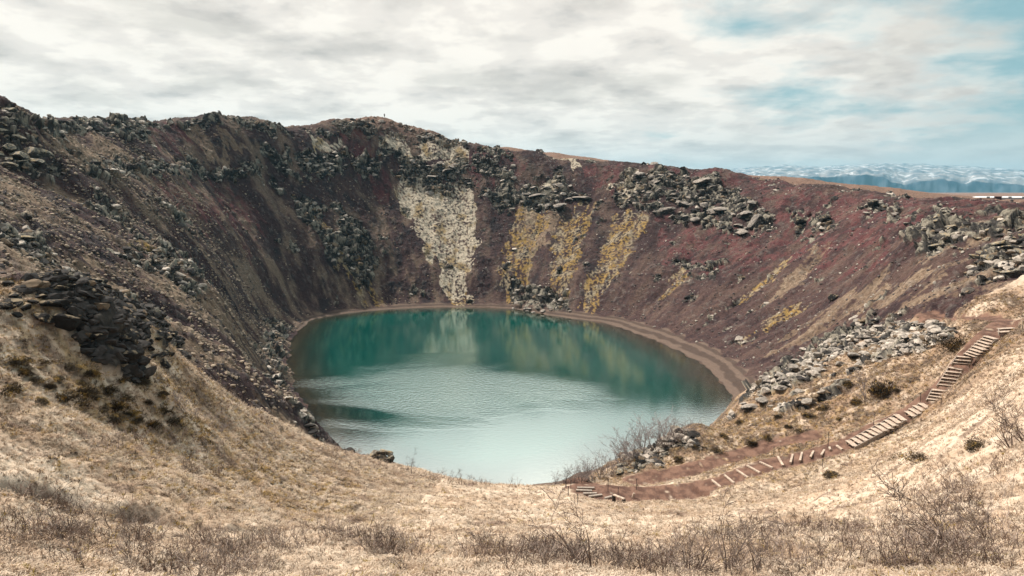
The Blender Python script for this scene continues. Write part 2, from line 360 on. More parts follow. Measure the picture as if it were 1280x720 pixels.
def ground(x, y):
    """displaced position, albedo and class for ground points"""
    z = base(x, y); e = .8
    nx = -(base(x+e, y)-base(x-e, y))/(2*e); ny = -(base(x, y+e)-base(x, y-e))/(2*e)
    il = 1/np.sqrt(nx*nx+ny*ny+1); N = np.stack([nx*il, ny*il, il], 1)
    slope = 1-il
    th, r = polar(x, y)
    wob = fbm(x/9, y/9, 2, 5)*2.2
    near = inside(near_poly, x+wob*.5, y+wob).astype(float)
    outside = sstep(2, 10, r-(118+0*r))*0
    out = {}
    dist_cam = np.hypot(x, y)
    # --- relief
    z1 = np.where(near > .5, .42*fbm(x/8, y/8, 3, 11)+.24*fbm(x/1.7, y/1.3, 3, 12),
                  1.3*fbm(th*9, r*.02, 2, 13)+.22*fbm(th*24, r*.06, 2, 14)+.55*fbm(x/7, y/7, 3, 16)+.24*fbm(x/2.2, y/2.2, 3, 15))
    shore_f = sstep(.8, 8, z)
    z1 = z1*np.where(z > 0, .10+.90*shore_f, .10)
    z1 = z1*(1-sstep(300, 420, dist_cam)*.6)
    # --- rock
    rk = in_class('rock', x, y, 3.5, 2.0)
    clump = fbm(x/9, y/9, 4, 21)+.35*fbm(x/2.5, y/2.5, 3, 22)
    rim_d = 0
    rock = rk*sstep(-.42, -.05, clump)
    far = (near < .5) & (z > 2.5)
    stray = sstep(.66, .80, fbm(th*14, r*.09, 4, 23)+.25*fbm(x/3, y/3, 2, 24))*far*(r < 175)*.8
    rock = np.maximum(rock, stray)
    pd = np.full(x.shape, 1e9); pz = z.copy(); pw = np.zeros(x.shape)
    for pl, wd in PATHS:
        d, qx, qy = path_near(pl, x, y)
        wgt = 1-sstep(wd*.95, wd*2.1, d); better = wgt > pw
        pz = np.where(better, base(qx, qy)-.10, pz); pw = np.maximum(pw, wgt); pd = np.minimum(pd, d-wd)
    rock = rock*(1-sstep(.0, .4, pw))*sstep(.15, .6, z)
    disp = np.zeros(x.shape); crev = np.ones(x.shape); blk = np.zeros(x.shape)
    m = rock > .02
    if m.any():
        Pm = np.stack([x[m], y[m], z[m]], 1); Pm[:, 2] *= 1.35
        wq = np.stack([fbm(x[m]/3, y[m]/3, 2, 41), fbm(x[m]/3, y[m]/3, 2, 42), fbm(x[m]/3, y[m]/3, 2, 43)], 1)
        sc = 0.42+.58*sstep(60, 150, dist_cam[m])
        b1, c1 = worley_blocks(Pm+wq*1.2, 4.6, 1); b2, c2 = worley_blocks(Pm+wq*.5, 1.9, 11); b3, c3 = worley_blocks(Pm, .8, 21)
        dv = sc*(1.75*(b1-.35)+.75*(b2-.5)+.28*(b3-.5)) - .35*(1-sstep(0, .16, c1)) - .16*(1-sstep(0, .16, c2))
        ft = (z[m]/2.9+.55*fbm(x[m]/14, y[m]/14, 3, 44)) % 1.0
        dv = dv+(1.5*(ft-.5)-.5*(1-sstep(0, .12, ft)))*sstep(90, 150, dist_cam[m])
        disp[m] = dv*rock[m]*.9; crev[m] = np.minimum(sstep(0, .14, c1), sstep(0, .16, c2)); blk[m] = b2
    # small blocks all over the scree
    sm = far & (~m) & (r < 190)
    if sm.any():
        b, c = worley_blocks(np.stack([x[sm], y[sm], z[sm]], 1), 1.5, 31)
        t = sstep(.84, .9, b); disp[sm] += .22*t; blk[sm] = t
    z2 = z+z1
    td = seg_dist(TRACK, x, y+fbm(x/3, y/3, 2, 9)*.5)
    z2 = z2-.75*(1-sstep(.25, 1.3, td))
    z2 = z2*(1-pw)+(pz+.05*fbm(x/.9, y/.9, 2, 50))*pw
    pos = np.stack([x, y, z2], 1)+N*disp[:, None]
    low = z < -.3
    pos[low, 2] = z[low]
    # --- colour of the surface itself
    n_m = fbm(x/5, y/5, 4, 61); n_f = fbm(x/.9, y/.9, 3, 62); n_x = RNG.random(len(x))
    streak = .62*fbm(th*15, r*.04, 4, 63)+.6*fbm(x/11, y/11, 4, 65); streak2 = .6*fbm(th*42, r*.08, 3, 64)+.55*fbm(x/2.6, y/2.6, 3, 60)
    scree = lerp3(C3(.040, .024, .025), C3(.080, .049, .044), sstep(-.5, .6, streak+.4*n_f))
    scree = lerp3(scree, C3(.024, .020, .023), sstep(.05, .6, n_m+.4*streak2)*.75)
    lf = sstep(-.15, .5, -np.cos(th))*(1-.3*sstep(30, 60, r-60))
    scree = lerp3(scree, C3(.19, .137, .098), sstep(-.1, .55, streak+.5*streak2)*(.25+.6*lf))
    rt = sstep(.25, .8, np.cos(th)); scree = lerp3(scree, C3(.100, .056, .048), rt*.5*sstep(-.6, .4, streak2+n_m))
    red = in_class('red', x, y, 9, 2.5)
    scree = lerp3(scree, lerp3(C3(.085, .029, .032), C3(.13, .052, .050), sstep(-.5, .5, streak2)), red*(.80*sstep(-.45, .45, n_m+n_f*.5)))
    tan = in_class('tan', x, y, 9, 2.5)
    scree = lerp3(scree, lerp3(C3(.29, .215, .15), C3(.17, .115, .078), sstep(-.5, .5, n_f)), tan*sstep(-.35, .25, streak+.5*n_f+.25)*.85)
    yel = in_class('yel', x, y, 8, 3)
    scree = lerp3(scree, lerp3(C3(.27, .175, .060), C3(.28, .225, .15), sstep(-.3, .5, n_m)), yel*sstep(-.15, .3, streak2*.7+1.0*n_f+.08))
    moss = in_class('moss', x, y, 6, 3)
    scree = lerp3(scree, lerp3(C3(.46, .395, .30), C3(.30, .22, .12), sstep(.1, .6, n_m)), moss*sstep(-.35, .1, n_f*1.0+.5*streak2+.12+.35*fbm(x/9, y/9, 3, 79)))
    # pale stones
    scree = lerp3(scree, C3(.20, .18, .16), ((blk > .5) & sm & (h1((x*0.7).astype(int)*7919+(y*.7).astype(int), 3) > .45)).astype(float)*.25)
    grass = lerp3(C3(.54, .435, .335), C3(.40, .295, .21), sstep(-.35, .5, fbm(x/6, y/4, 3, 66)+.5*n_f))
    grass = lerp3(grass, C3(.22, .155, .115), sstep(.3, .75, fbm(x/3.2, y/2.0, 4, 67)))
    spur = near*sstep(96, 100, y)*sstep(8, 14, x)
    spur = near*sstep(90, 96, y+.35*x-3)*sstep(8, 14, x)*(1-sstep(70, 85, x))
    grass = lerp3(grass, C3(.24, .155, .10), spur*sstep(-.6, .3, n_m+n_f*.5)*.85)
    grass = lerp3(grass, C3(.10, .07, .052), spur*sstep(.0, .5, fbm(x/3, y/3, 4, 70)))
    lsh = near*sstep(-30, -22, -x+0)*0
    hum = near*np.maximum(np.exp(-((x+25)**2+(y-54)**2)/330), np.exp(-((x-35)**2+(y-100)**2)/500))
    grass = lerp3(grass, C3(.30, .20, .09), hum*.8*sstep(.1, .5, fbm(x/1.1, y/1.1, 3, 68)+.1))
    grass = lerp3(grass, C3(.13, .09, .065), hum*sstep(.15, .55, fbm(x/1.3, y/1.3, 3, 69)))
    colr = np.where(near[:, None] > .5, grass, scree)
    # lava rock: dark with pale lichen on many blocks
    lich = sstep(-.15, .35, fbm(x/2.2, y/2.2, 4, 71)+.9*(blk-.5)+.25*N[:, 2])
    lich = lich*sstep(.15, .7, crev)
    rc = lerp3(C3(.045, .041, .038), C3(.31, .275, .215), lich*.8)
    leftdark = near*sstep(-20, -24, x)*0+near*(x < -18)
    rc = lerp3(rc, lerp3(C3(.026, .023, .021), C3(.15, .11, .065), sstep(.2, .6, n_m+.5*n_f)), leftdark*.9)
    colr = lerp3(colr, rc, sstep(.15, .5, rock)*(1-.55*moss))
    colr = lerp3(colr, C3(.07, .045, .032), (1-sstep(.4, 1.1, td))*.9)
    # beach and bed
    bch = (1-1.0*(x < -28)*(y < 205))*(1-sstep(.55+.75*sstep(0, 25, x), 1.1+.5*sstep(0, 25, x), z+.25*n_m+.8*fbm(th*9, r*0, 2, 77)*sstep(0, 1, z)))*(near < .5)
    bc = lerp3(C3(.066, .046, .036), C3(.125, .089, .069), sstep(-.3, .4, np.sin(z*9+n_m)))
    colr = lerp3(colr, bc, bch*.9)
    bed = sstep(.05, -.25, z)
    colr = lerp3(colr, lerp3(C3(.16, .085, .04), C3(.10, .05, .03), sstep(-.4, .4, n_f)), bed)
    pn = fbm(x/1.5, y/1.5, 3, 81)
    pm = sstep(.5, .8, pw+(pn+.5*n_m)*.45)
    colr = lerp3(colr, lerp3(C3(.085, .046, .034), C3(.17, .098, .070), sstep(-.5, .6, pn+n_f*.4)), pm)
    far_out = (near < .5)*sstep(150, 175, r); colr = lerp3(colr, C3(.21, .13, .095), far_out*.9)
    colr = colr*(1+.16*(n_x-.5))[:, None]
    # country beyond the rim
    cls = np.where(pm > .5, 3, np.where((bch > .5) & (z > -.2), 2, np.where(near > .5, 0, 1)))
    cls = np.where(z <= -.2, 4, cls)
    return pos, np.clip(colr, 0, 1), cls, rock, near

def radii():
    out = [0.0, 1.0]
    while out[-1] < 15000:
        r = out[-1]
        if r < 14: d = .5+.02*r
        elif r < 95: d = max(.10, r*.0052)
        elif r < 250: d = .42
        elif r < 352: d = .28
        elif r < 400: d = 1.5
        else: d = r*.09
        out.append(r+d)
    return np.array(out)
QUAL = 1.0
rad = radii()
nf = int(1150*QUAL)
az = np.concatenate([np.linspace(-math.pi, -R(40), 90, endpoint=False), np.linspace(-R(40), R(40), nf, endpoint=False), np.linspace(R(40), math.pi, 90, endpoint=False)])
AZ, RD = np.meshgrid(az, rad[1:])
vx = (RD*np.sin(AZ)).ravel(); vy = (RD*np.cos(AZ)).ravel()
print('ground grid', RD.shape)
gpos, gcol, gcls, grock, gnear = ground(vx, vy)
na, nr_ = len(az), len(rad)-1
ii = np.arange(nr_-1)[:, None]*na; jj = np.arange(na)[None]; j2 = (jj+1) % na
quads = np.stack([(ii+jj), (ii+j2), (ii+na+j2), (ii+na+jj)], 2).reshape(-1, 4)[:, ::-1]

def mesh_np(name, verts, faces_flat, loop_tot, mats, smooth=True, colors=None, parent=None):
    me = bpy.data.meshes.new(name)
    me.vertices.add(len(verts)); me.vertices.foreach_set('co', np.ascontiguousarray(verts, np.float32).ravel())
    me.loops.add(len(faces_flat)); me.loops.foreach_set('vertex_index', np.ascontiguousarray(faces_flat, np.int32))
    me.polygons.add(len(loop_tot)); st = np.r_[0, np.cumsum(loop_tot)[:-1]]
    me.polygons.foreach_set('loop_start', st.astype(np.int32)); me.polygons.foreach_set('loop_total', np.asarray(loop_tot, np.int32))
    me.polygons.foreach_set('use_smooth', np.full(len(loop_tot), smooth))
    if colors is not None:
        a = me.color_attributes.new('albedo', 'FLOAT_COLOR', 'POINT')
        a.data.foreach_set('color', np.c_[colors, np.ones(len(colors))].astype(np.float32).ravel())
    me.update(calc_edges=True)
    for m in (mats if isinstance(mats, (list, tuple)) else [mats]): me.materials.append(m)
    o = bpy.data.objects.new(name, me); col.objects.link(o)
    if parent is not None: o.parent = parent
    return o
def tag(o, label=None, cat=None, group=None, kind=None):
    if label: o['label'] = label
    if cat: o['category'] = cat
    if group: o['group'] = group
    if kind: o['kind'] = kind
    return o

# ------------------------------------------------------------------ materials
def new_mat(name):
    m = bpy.data.materials.new(name); m.use_nodes = True; m.node_tree.nodes.clear(); return m, NT(m.node_tree)
def ground_mat(name, bump, scale, vary=.35):
    m, t = new_mat(name)
    c = t.n('ShaderNodeVertexColor', layer_name='albedo').outputs['Color']
    p = t.n('ShaderNodeNewGeometry').outputs['Position']
    n1 = t.noise(p, scale, 5, .65); n2 = t.noise(p, scale*5, 3, .6)
    f = t.ramp(t.m('ADD', t.m('MULTIPLY', n1, .6), t.m('MULTIPLY', n2, .4)), [(.34, 1-vary), (.66, 1+vary)])
    f2 = t.n('ShaderNodeVectorMath', {0: c, 1: f}, operation='MULTIPLY').outputs[0]
    b = t.n('ShaderNodeBump', {'Height': t.m('ADD', n1, t.m('MULTIPLY', n2, .35)), 'Strength': 1.0, 'Distance': bump})
    bs = t.n('ShaderNodeBsdfPrincipled', {'Base Color': f2, 'Roughness': .95, 'Specular IOR Level': .15, 'Normal': b.outputs[0]})
    t.L.new(bs.outputs[0], t.n('ShaderNodeOutputMaterial').inputs[0]); return m
def plain_mat(name, c, rough=.85, vary=.3, scale=6.0, bump=.01, c2=None, spec=.3):
    m, t = new_mat(name)
    tc = t.n('ShaderNodeTexCoord').outputs['Object']
    rnd = t.n('ShaderNodeObjectInfo').outputs['Random']
    n = t.noise(t.n('ShaderNodeVectorMath', {0: tc, 1: t.n('ShaderNodeCombineXYZ', {0: t.m('MULTIPLY', rnd, 50)}).outputs[0]}, operation='ADD').outputs[0], scale, 5, .6)
    c2 = c2 or tuple(v*(1-vary) for v in c)
    cc = t.mix(t.ramp(n, [(.38, 0.), (.62, 1.)]), c2, c)
    b = t.n('ShaderNodeBump', {'Height': n, 'Strength': 1.0, 'Distance': bump})
    bs = t.n('ShaderNodeBsdfPrincipled', {'Base Color': cc, 'Roughness': rough, 'Specular IOR Level': spec, 'Normal': b.outputs[0]})
    t.L.new(bs.outputs[0], t.n('ShaderNodeOutputMaterial').inputs[0]); return m

M = {}
M['grass_ground'] = ground_mat('dry_grass_ground', .10, 3.2, .30)
M['wall_ground'] = ground_mat('scree_and_lava', .5, 1.6, .5)
M['shore'] = ground_mat('shore_gravel', .05, 3.0, .22)
M['dirt'] = ground_mat('red_brown_dirt', .04, 4.0, .28)

def sub_ground(name, sel_faces, mat, kind='structure'):
    q = quads[sel_faces]; used, invx = np.unique(q.ravel(), return_inverse=True)
    o = mesh_np(name, gpos[used], invx.astype(np.int32), np.full(len(q), 4, np.int32), mat, True, gcol[used])
    o['kind'] = kind; return o
fcls = np.max(gcls[quads], axis=1)
vis_bed = gcls[quads]
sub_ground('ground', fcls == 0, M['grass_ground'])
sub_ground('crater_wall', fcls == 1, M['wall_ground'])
sub_ground('shore', fcls == 2, M['shore'])
sub_ground('path', fcls == 3, M['dirt'])
sub_ground('lake_bed', fcls == 4, M['shore'])
# cap under the viewer
cc = np.vstack([gpos[:na], [[0, 0, float(base(np.array([0.]), np.array([0.]))[0])]]])
capc = mesh_np('ground', cc, np.stack([np.full(na, na), (np.arange(na)+1) % na, np.arange(na)], 1).ravel(), np.full(na, 3), M['grass_ground'], True, np.tile([[.42, .32, .2]], (na+1, 1)))
capc['kind'] = 'structure'
_gz = gpos[:, 2].reshape(nr_, na)
def gheight(x, y):
    """height of the finished ground (nearest vertex, bilinear in polar space)"""
    x = np.atleast_1d(x).astype(float); y = np.atleast_1d(y).astype(float)
    r = np.hypot(x, y); a = np.arctan2(x, y)
    i = np.clip(np.searchsorted(rad[1:], r)-1, 0, nr_-2); j = np.clip(np.searchsorted(az, a)-1, 0, na-2)
    u = np.clip((r-rad[1:][i])/(rad[1:][i+1]-rad[1:][i]), 0, 1); v = np.clip((a-az[j])/(az[j+1]-az[j]), 0, 1)
    z = (_gz[i, j]*(1-u)+_gz[i+1, j]*u)*(1-v)+(_gz[i, j+1]*(1-u)+_gz[i+1, j+1]*u)*v
    return z
def near_of(x, y):
    r = np.hypot(x, y); a = np.arctan2(x, y)
    i = np.clip(np.searchsorted(rad[1:], r)-1, 0, nr_-1); j = np.clip(np.searchsorted(az, a)-1, 0, na-1)
    return i*na+j

# ------------------------------------------------------------------ water
wm, t = new_mat('lake_water')
p = t.n('ShaderNodeNewGeometry').outputs['Position']
mp = t.n('ShaderNodeMapping', {'Vector': p, 'Scale': (1, 1.0, 1)}).outputs[0]
gn = t.noise(t.n('ShaderNodeMapping', {'Vector': p, 'Scale': (.02, .05, 1), 'Rotation': (0, 0, .25)}).outputs[0], 1.0, 3, .55, .6)
def spot(cx, cy, rx, ry, rot, soft):
    """wind field on the lake: 1 inside an ellipse of ground metres"""
    q = t.n('ShaderNodeMapping', {'Vector': p, 'Location': (cx, cy, 0), 'Scale': (rx, ry, 1), 'Rotation': (0, 0, rot)}, vector_type='TEXTURE').outputs[0]
    sx = t.n('ShaderNodeSeparateXYZ', {0: q}); d = t.m('SQRT', t.m('ADD', t.m('MULTIPLY', sx.outputs[0], sx.outputs[0]), t.m('MULTIPLY', sx.outputs[1], sx.outputs[1])))
    d = t.m('ADD', d, t.m('MULTIPLY', t.m('SUBTRACT', gn, .5), 1.2))
    return t.ramp(d, [(max(0, 1-soft), 1.0), (1.0, 0.0)], 'EASE')
gust = t.m('MAXIMUM', spot(-16, 146, 38, 32, -.2, .8), .07)
gust = t.m('MULTIPLY', gust, t.m('SUBTRACT', 1.0, t.m('MULTIPLY', spot(-29, 128, 17, 5, -.35, .7), .9)))
rip = t.m('ADD', t.m('MULTIPLY', t.noise(mp, 1.3, 3, .6), .7), t.m('MULTIPLY', t.noise(mp, 4.5, 2, .6), .22))
bmp = t.n('ShaderNodeBump', {'Height': t.m('MULTIPLY', rip, gust), 'Strength': 1.0, 'Distance': .22})
dep = t.n('ShaderNodeVertexColor', layer_name='albedo').outputs['Color']
body = t.mix(t.noise(p, .035, 2, .5), (.0, .056, .046), (.0, .092, .072))
dif = t.n('ShaderNodeBsdfDiffuse', {'Color': body})
tr = t.n('ShaderNodeBsdfTransparent', {'Color': (.80, .86, .72, 1)})
mx = t.n('ShaderNodeMixShader', {0: dep, 1: tr.outputs[0], 2: dif.outputs[0]})
gl = t.n('ShaderNodeBsdfGlossy', {'Color': (.82, .93, .945, 1), 'Roughness': .05, 'Normal': bmp.outputs[0]})
fr = t.n('ShaderNodeFresnel', {'IOR': 2.4, 'Normal': bmp.outputs[0]})
mx2 = t.n('ShaderNodeMixShader', {0: t.m('MINIMUM', t.m('MULTIPLY', fr.outputs[0], 2.6), .58), 1: mx.outputs[0], 2: gl.outputs[0]})
t.L.new(mx2.outputs[0], t.n('ShaderNodeOutputMaterial').inputs[0])
# grid of 1.5 m; depth attribute is the opacity of the water column above the bed
wx = np.arange(-66, 66, 1.5); wy = np.arange(84, 262, 1.5); WX, WY = np.meshgrid(wx, wy); WX = WX.ravel(); WY = WY.ravel()
wz = base(WX, WY); keep = wz < 1.5
nx_, ny_ = len(wx), len(wy)
a = (np.arange(ny_-1)[:, None]*nx_+np.arange(nx_-1)[None]).ravel(); wq = np.stack([a, a+1, a+nx_+1, a+nx_], 1)
lake_poly = np.array(OUT); cen = np.array([-5, 165.]); big_poly = cen+(lake_poly-cen)*1.06
wq = wq[inside(big_poly, WX, WY)[wq].all(1)]
op = 1-np.exp(-np.maximum(0, -wz)**1.5*.75)
used, invx = np.unique(wq.ravel(), return_inverse=True)
wo = mesh_np('water', np.stack([WX, WY, WX*0], 1)[used], invx, np.full(len(wq), 4), wm, True, np.repeat(op[used][:, None], 3, 1))
wo['kind'] = 'structure'

# ------------------------------------------------------------------ far mountains
mm, t = new_mat('far_hill_snow_and_rock')
c = t.n('ShaderNodeVertexColor', layer_name='albedo').outputs['Color']
bs = t.n('ShaderNodeBsdfDiffuse', {'Color': c}); t.L.new(bs.outputs[0], t.n('ShaderNodeOutputMaterial').inputs[0])
ma = np.linspace(R(4), R(60), 900); md = np.concatenate([np.linspace(6200, 7400, 90), np.linspace(7450, 12600, 130)])
MA, MD = np.meshgrid(ma, md); a_, d_ = MA.ravel(), MD.ravel(); tx = np.tan(a_)
pxs = 640+F*tx*1.0
front = np.interp(pxs, [820, 900, 960, 1000, 1040, 1065, 1080, 1098, 1112, 1126, 1140, 1158, 1172, 1186, 1202, 1210, 1222, 1245, 1280, 1340, 1500], [236, 227, 223, 222, 221, 219.5, 218.5, 222, 228, 231, 227, 225.5, 223.5, 227, 231, 226, 227, 229.5, 232, 234, 237])
topy = np.interp(pxs, [820, 905, 935, 975, 1020, 1100, 1180, 1270, 1400, 1700], [240, 214, 210.5, 208, 210.5, 205.5, 208.5, 213.5, 215, 225])
r7 = 7000/np.cos(a_)*0+7000
Hc = 40+(240-front)/F*r7+8*fbm(a_*90, d_*0, 3, 91)
Ht = 40+(240-topy)/F*12000
cl = 6500+380*fbm(a_*20, a_*0, 2, 92)+60*fbm(a_*60, Hc/40, 3, 90)
f1 = sstep(0, 1, (d_-cl)/420)
mz = 30+(Hc-30)*f1*(1-.10*np.abs(fbm(a_*45+d_/1500, d_/1500, 4, 93)))
pl = np.clip((d_-7100)/4600, 0, 1); mz = np.where(d_ > 7100, Hc+(Ht-Hc)*pl**.8+16*fbm(a_*60, d_/700, 4, 94), mz)
mz = np.where(d_ > 12000, mz-(d_-12000)*.3, mz)
shaded_rockc = lerp3(C3(.015, .030, .045), C3(.06, .08, .10), sstep(-.6, .6, fbm(a_*90, d_/350, 4, 95)))  # cliff shade and haze blue are put into the rock colour
sn = sstep(.22, .50, fbm(a_*70, d_/260, 5, 96, .6)+.2*pl-.1)*sstep(7000, 7300, d_)
sn = sn*sstep(.93, 1, f1)
mc = lerp3(lerp3(shaded_rockc, lerp3(C3(.25, .24, .24), C3(.13, .14, .16), sstep(-.3, .4, fbm(a_*50, d_/500, 4, 98))), sstep(.86, 1, f1)*sstep(6800, 7300, d_)), C3(.66, .66, .66), np.clip(sn, 0, 1)*.6)
mv = np.stack([d_*tx, d_, mz], 1)
n_a = len(ma); q0 = (np.arange(len(md)-1)[:, None]*n_a+np.arange(n_a-1)[None]).ravel(); mq = np.stack([q0, q0+1, q0+n_a+1, q0+n_a], 1)
mo = mesh_np('mountain', mv, mq.ravel(), np.full(len(mq), 4), mm, True, mc); mo['kind'] = 'structure'

# ------------------------------------------------------------------ haze between here and the mountains
def box_mesh(name, lo, hi, mat):
    v = [(x, y, z) for z in (lo[2], hi[2]) for y in (lo[1], hi[1]) for x in (lo[0], hi[0])]
    f = [(0, 2, 3, 1), (4, 5, 7, 6), (0, 1, 5, 4), (2, 6, 7, 3), (0, 4, 6, 2), (1, 3, 7, 5)]
    return mesh_np(name, np.array(v, float), np.array(f).ravel(), np.full(6, 4), mat, False)
hm, t = new_mat('haze_air')
pv = t.n('ShaderNodeVolumePrincipled', {'Color': (.30, .68, .90, 1), 'Density': 5.8e-5, 'Anisotropy': .2})
t.L.new(pv.outputs[0], t.n('ShaderNodeOutputMaterial').inputs['Volume'])
hz_o = box_mesh('haze', (-16000, -13000, -20), (16000, 12800, 500), hm); hz_o['kind'] = 'stuff'

# ================================================================== THINGS
def gz1(x, y): return float(gheight(x, y)[0])
def hitg(px, py):
    return hit(px, py, lambda a, b: gheight(a, b))
def ray_z(px, py, z):
    u = (px-640)/F; v = (360-py)/F; d = np.array([u, CT+v*ST, -ST+v*CT]); t = (z-EYE)/d[2]
    return np.array([0, 0, EYE])+d*t
def empty(name, loc, label=None, cat=None, group=None, rz=0):
    o = bpy.data.objects.new(name, None); col.objects.link(o); o.location = loc; o.rotation_euler = (0, 0, rz); o.empty_display_size = .3
    return tag(o, label, cat, group)
class MB:
    """mesh builder: boxes and tapered tubes gathered in one mesh"""
    def __init__(s): s.v = []; s.f = []
    def add(s, v, f):
        n = len(s.v); s.v += [tuple(p) for p in v]; s.f += [tuple(i+n for i in q) for q in f]
    def box(s, c, sx, sy, sz, M3=None, bev=0.0, jit=0.0):
        """box with chamfered long edges; c centre, M3 3x3 axes in columns"""
        b = min(bev, sx*.4, sy*.4, sz*.4) if bev else 0
        c = Vector(c); M3 = M3 or Matrix.Identity(3); v = []
        hx, hy, hz = sx/2, sy/2, sz/2
        prof = [(-hy+b, -hz), (hy-b, -hz), (hy, -hz+b), (hy, hz-b), (hy-b, hz), (-hy+b, hz), (-hy, hz-b), (-hy, -hz+b)] if b else [(-hy, -hz), (hy, -hz), (hy, hz), (-hy, hz)]
        n = len(prof)
        for x in (-hx, hx):
            for y, z in prof:
                j = Vector((random.uniform(-jit, jit), random.uniform(-jit, jit), random.uniform(-jit, jit)))
                v.append(c+M3@(Vector((x, y, z))+j))
        f = [tuple(range(n-1, -1, -1)), tuple(range(n, 2*n))]+[(k, (k+1) % n, n+(k+1) % n, n+k) for k in range(n)]
        s.add(v, f)
    def tube(s, pts, rads, sides=5):
        pts = [Vector(p) for p in pts]; v = []; n = len(pts)
        for k, p in enumerate(pts):
            d = (pts[min(k+1, n-1)]-pts[max(k-1, 0)]).normalized()
            a = d.orthogonal().normalized(); b = d.cross(a)
            for q in range(sides):
                t = 2*math.pi*q/sides; v.append(p+(a*math.cos(t)+b*math.sin(t))*rads[k])
        f = [(k*sides+q, k*sides+(q+1) % sides, (k+1)*sides+(q+1) % sides, (k+1)*sides+q) for k in range(n-1) for q in range(sides)]
        f += [tuple(range(sides-1, -1, -1)), tuple(range((n-1)*sides, n*sides))]
        s.add(v, f)
    def mesh(s, name, mat, smooth=False):
        me = bpy.data.meshes.new(name); me.from_pydata(s.v, [], s.f); me.update(); me.materials.append(mat)
        if smooth: me.polygons.foreach_set('use_smooth', [True]*len(me.polygons))
        return me
    def build(s, name, mat, parent=None, smooth=False):
        o = bpy.data.objects.new(name, s.mesh(name, mat, smooth)); col.objects.link(o)
        if parent is not None: o.parent = parent
        return o

# --- materials of the things
def lava_mat(name, dark, pale, lo, hi, moss=None):
    """dark lava with pale lichen and moss growing on upper faces and in patches"""
    m, t = new_mat(name)
    g = t.n('ShaderNodeNewGeometry'); p = g.outputs['Position']
    nz = t.n('ShaderNodeSeparateXYZ', {0: g.outputs['Normal']}).outputs[2]
    n1 = t.noise(p, 1.1, 6, .65); n2 = t.noise(p, 5.0, 5, .65)
    f = t.m('ADD', t.m('ADD', t.m('MULTIPLY', n1, .7), t.m('MULTIPLY', n2, .5)), t.m('MULTIPLY', nz, .16))
    f = t.ramp(f, [(lo, 0.), (hi, 1.)])
    c = t.mix(f, dark, pale)
    c = t.mix(t.ramp(n2, [(.35, .5), (.6, 0.)]), c, tuple(v*.4 for v in dark))
    if moss: c = t.mix(t.ramp(t.m('ADD', t.noise(p, 2.2, 4), t.m('MULTIPLY', nz, .12)), [(.60, 0.), (.68, .9)]), c, moss)
    b = t.n('ShaderNodeBump', {'Height': t.m('ADD', n2, t.m('MULTIPLY', n1, .6)), 'Strength': 1.0, 'Distance': .12})
    bs = t.n('ShaderNodeBsdfPrincipled', {'Base Color': c, 'Roughness': .95, 'Specular IOR Level': .2, 'Normal': b.outputs[0]})
    t.L.new(bs.outputs[0], t.n('ShaderNodeOutputMaterial').inputs[0]); return m
M['lava'] = lava_mat('lichened_lava', (.045, .041, .038), (.40, .345, .295), .56, .80)
M['lava_dark'] = lava_mat('dark_lava', (.022, .020, .019), (.24, .205, .155), .80, 1.02, (.24, .185, .12))
M['lava_moss'] = lava_mat('mossy_lava', (.055, .050, .045), (.38, .34, .27), .58, .80, (.30, .22, .12))
M['wood'] = plain_mat('bleached_timber', (.56, .435, .34), .8, .5, 5.0, .01)
M['wood_grey'] = plain_mat('grey_timber', (.36, .30, .25), .85, .35, 5.0, .01)
M['wood_dark'] = plain_mat('dark_timber_riser_shade', (.045, .036, .032), .85, .4, 5.0, .01)  # dark bench blocks; on the risers the colour carries painted shade
M['post'] = plain_mat('iron_post', (.05, .04, .038), .7, .3, 8.0, .003)
M['twig'] = plain_mat('grey_brown_twig', (.17, .125, .105), .9, .4, 2.0, .002)
M['twig_grey'] = plain_mat('silver_grey_twig', (.30, .25, .235), .9, .45, 2.0, .002)
M['twig_dark'] = plain_mat('dark_heather_twig', (.060, .050, .038), .95, .4, 2.0, .002, c2=(.13, .095, .045))

# --- boulders -----------------------------------------------------------------
def boulder_verts(seed, sub=3, flat=.75):
    rg = np.random.default_rng(seed)
    import bmesh
    bm = bmesh.new(); bmesh.ops.create_icosphere(bm, subdivisions=sub, radius=1.0)
    v = np.array([x.co[:] for x in bm.verts]); f = [tuple(x.index for x in p.verts) for p in bm.faces]; bm.free()
    nrm = rg.normal(size=(15, 3)); nrm /= np.linalg.norm(nrm, axis=1)[:, None]; dd = rg.uniform(.42, .85, 15)
    for n_, d_ in zip(nrm, dd):
        s_ = np.maximum(0, v@n_-d_); v = v-s_[:, None]*n_[None]
    v = v+.045*np.stack([fbm(v[:, 0]*3+q*9, v[:, 1]*3+v[:, 2]*2.3, 3, 200+seed+q) for q in range(3)], 1)
    v *= np.array([rg.uniform(.85, 1.25), rg.uniform(.75, 1.0), flat*rg.uniform(.8, 1.1)])
    return v, f
BV = [boulder_verts(k, 3) for k in range(9)]
bmeshes = {}
for mk in ('lava', 'lava_dark', 'lava_moss'):
    bmeshes[mk] = []
    for v, f in BV:
        me = bpy.data.meshes.new('boulder'); me.from_pydata(v.tolist(), [], f); me.update(); me.materials.append(M[mk]); bmeshes[mk].append(me)
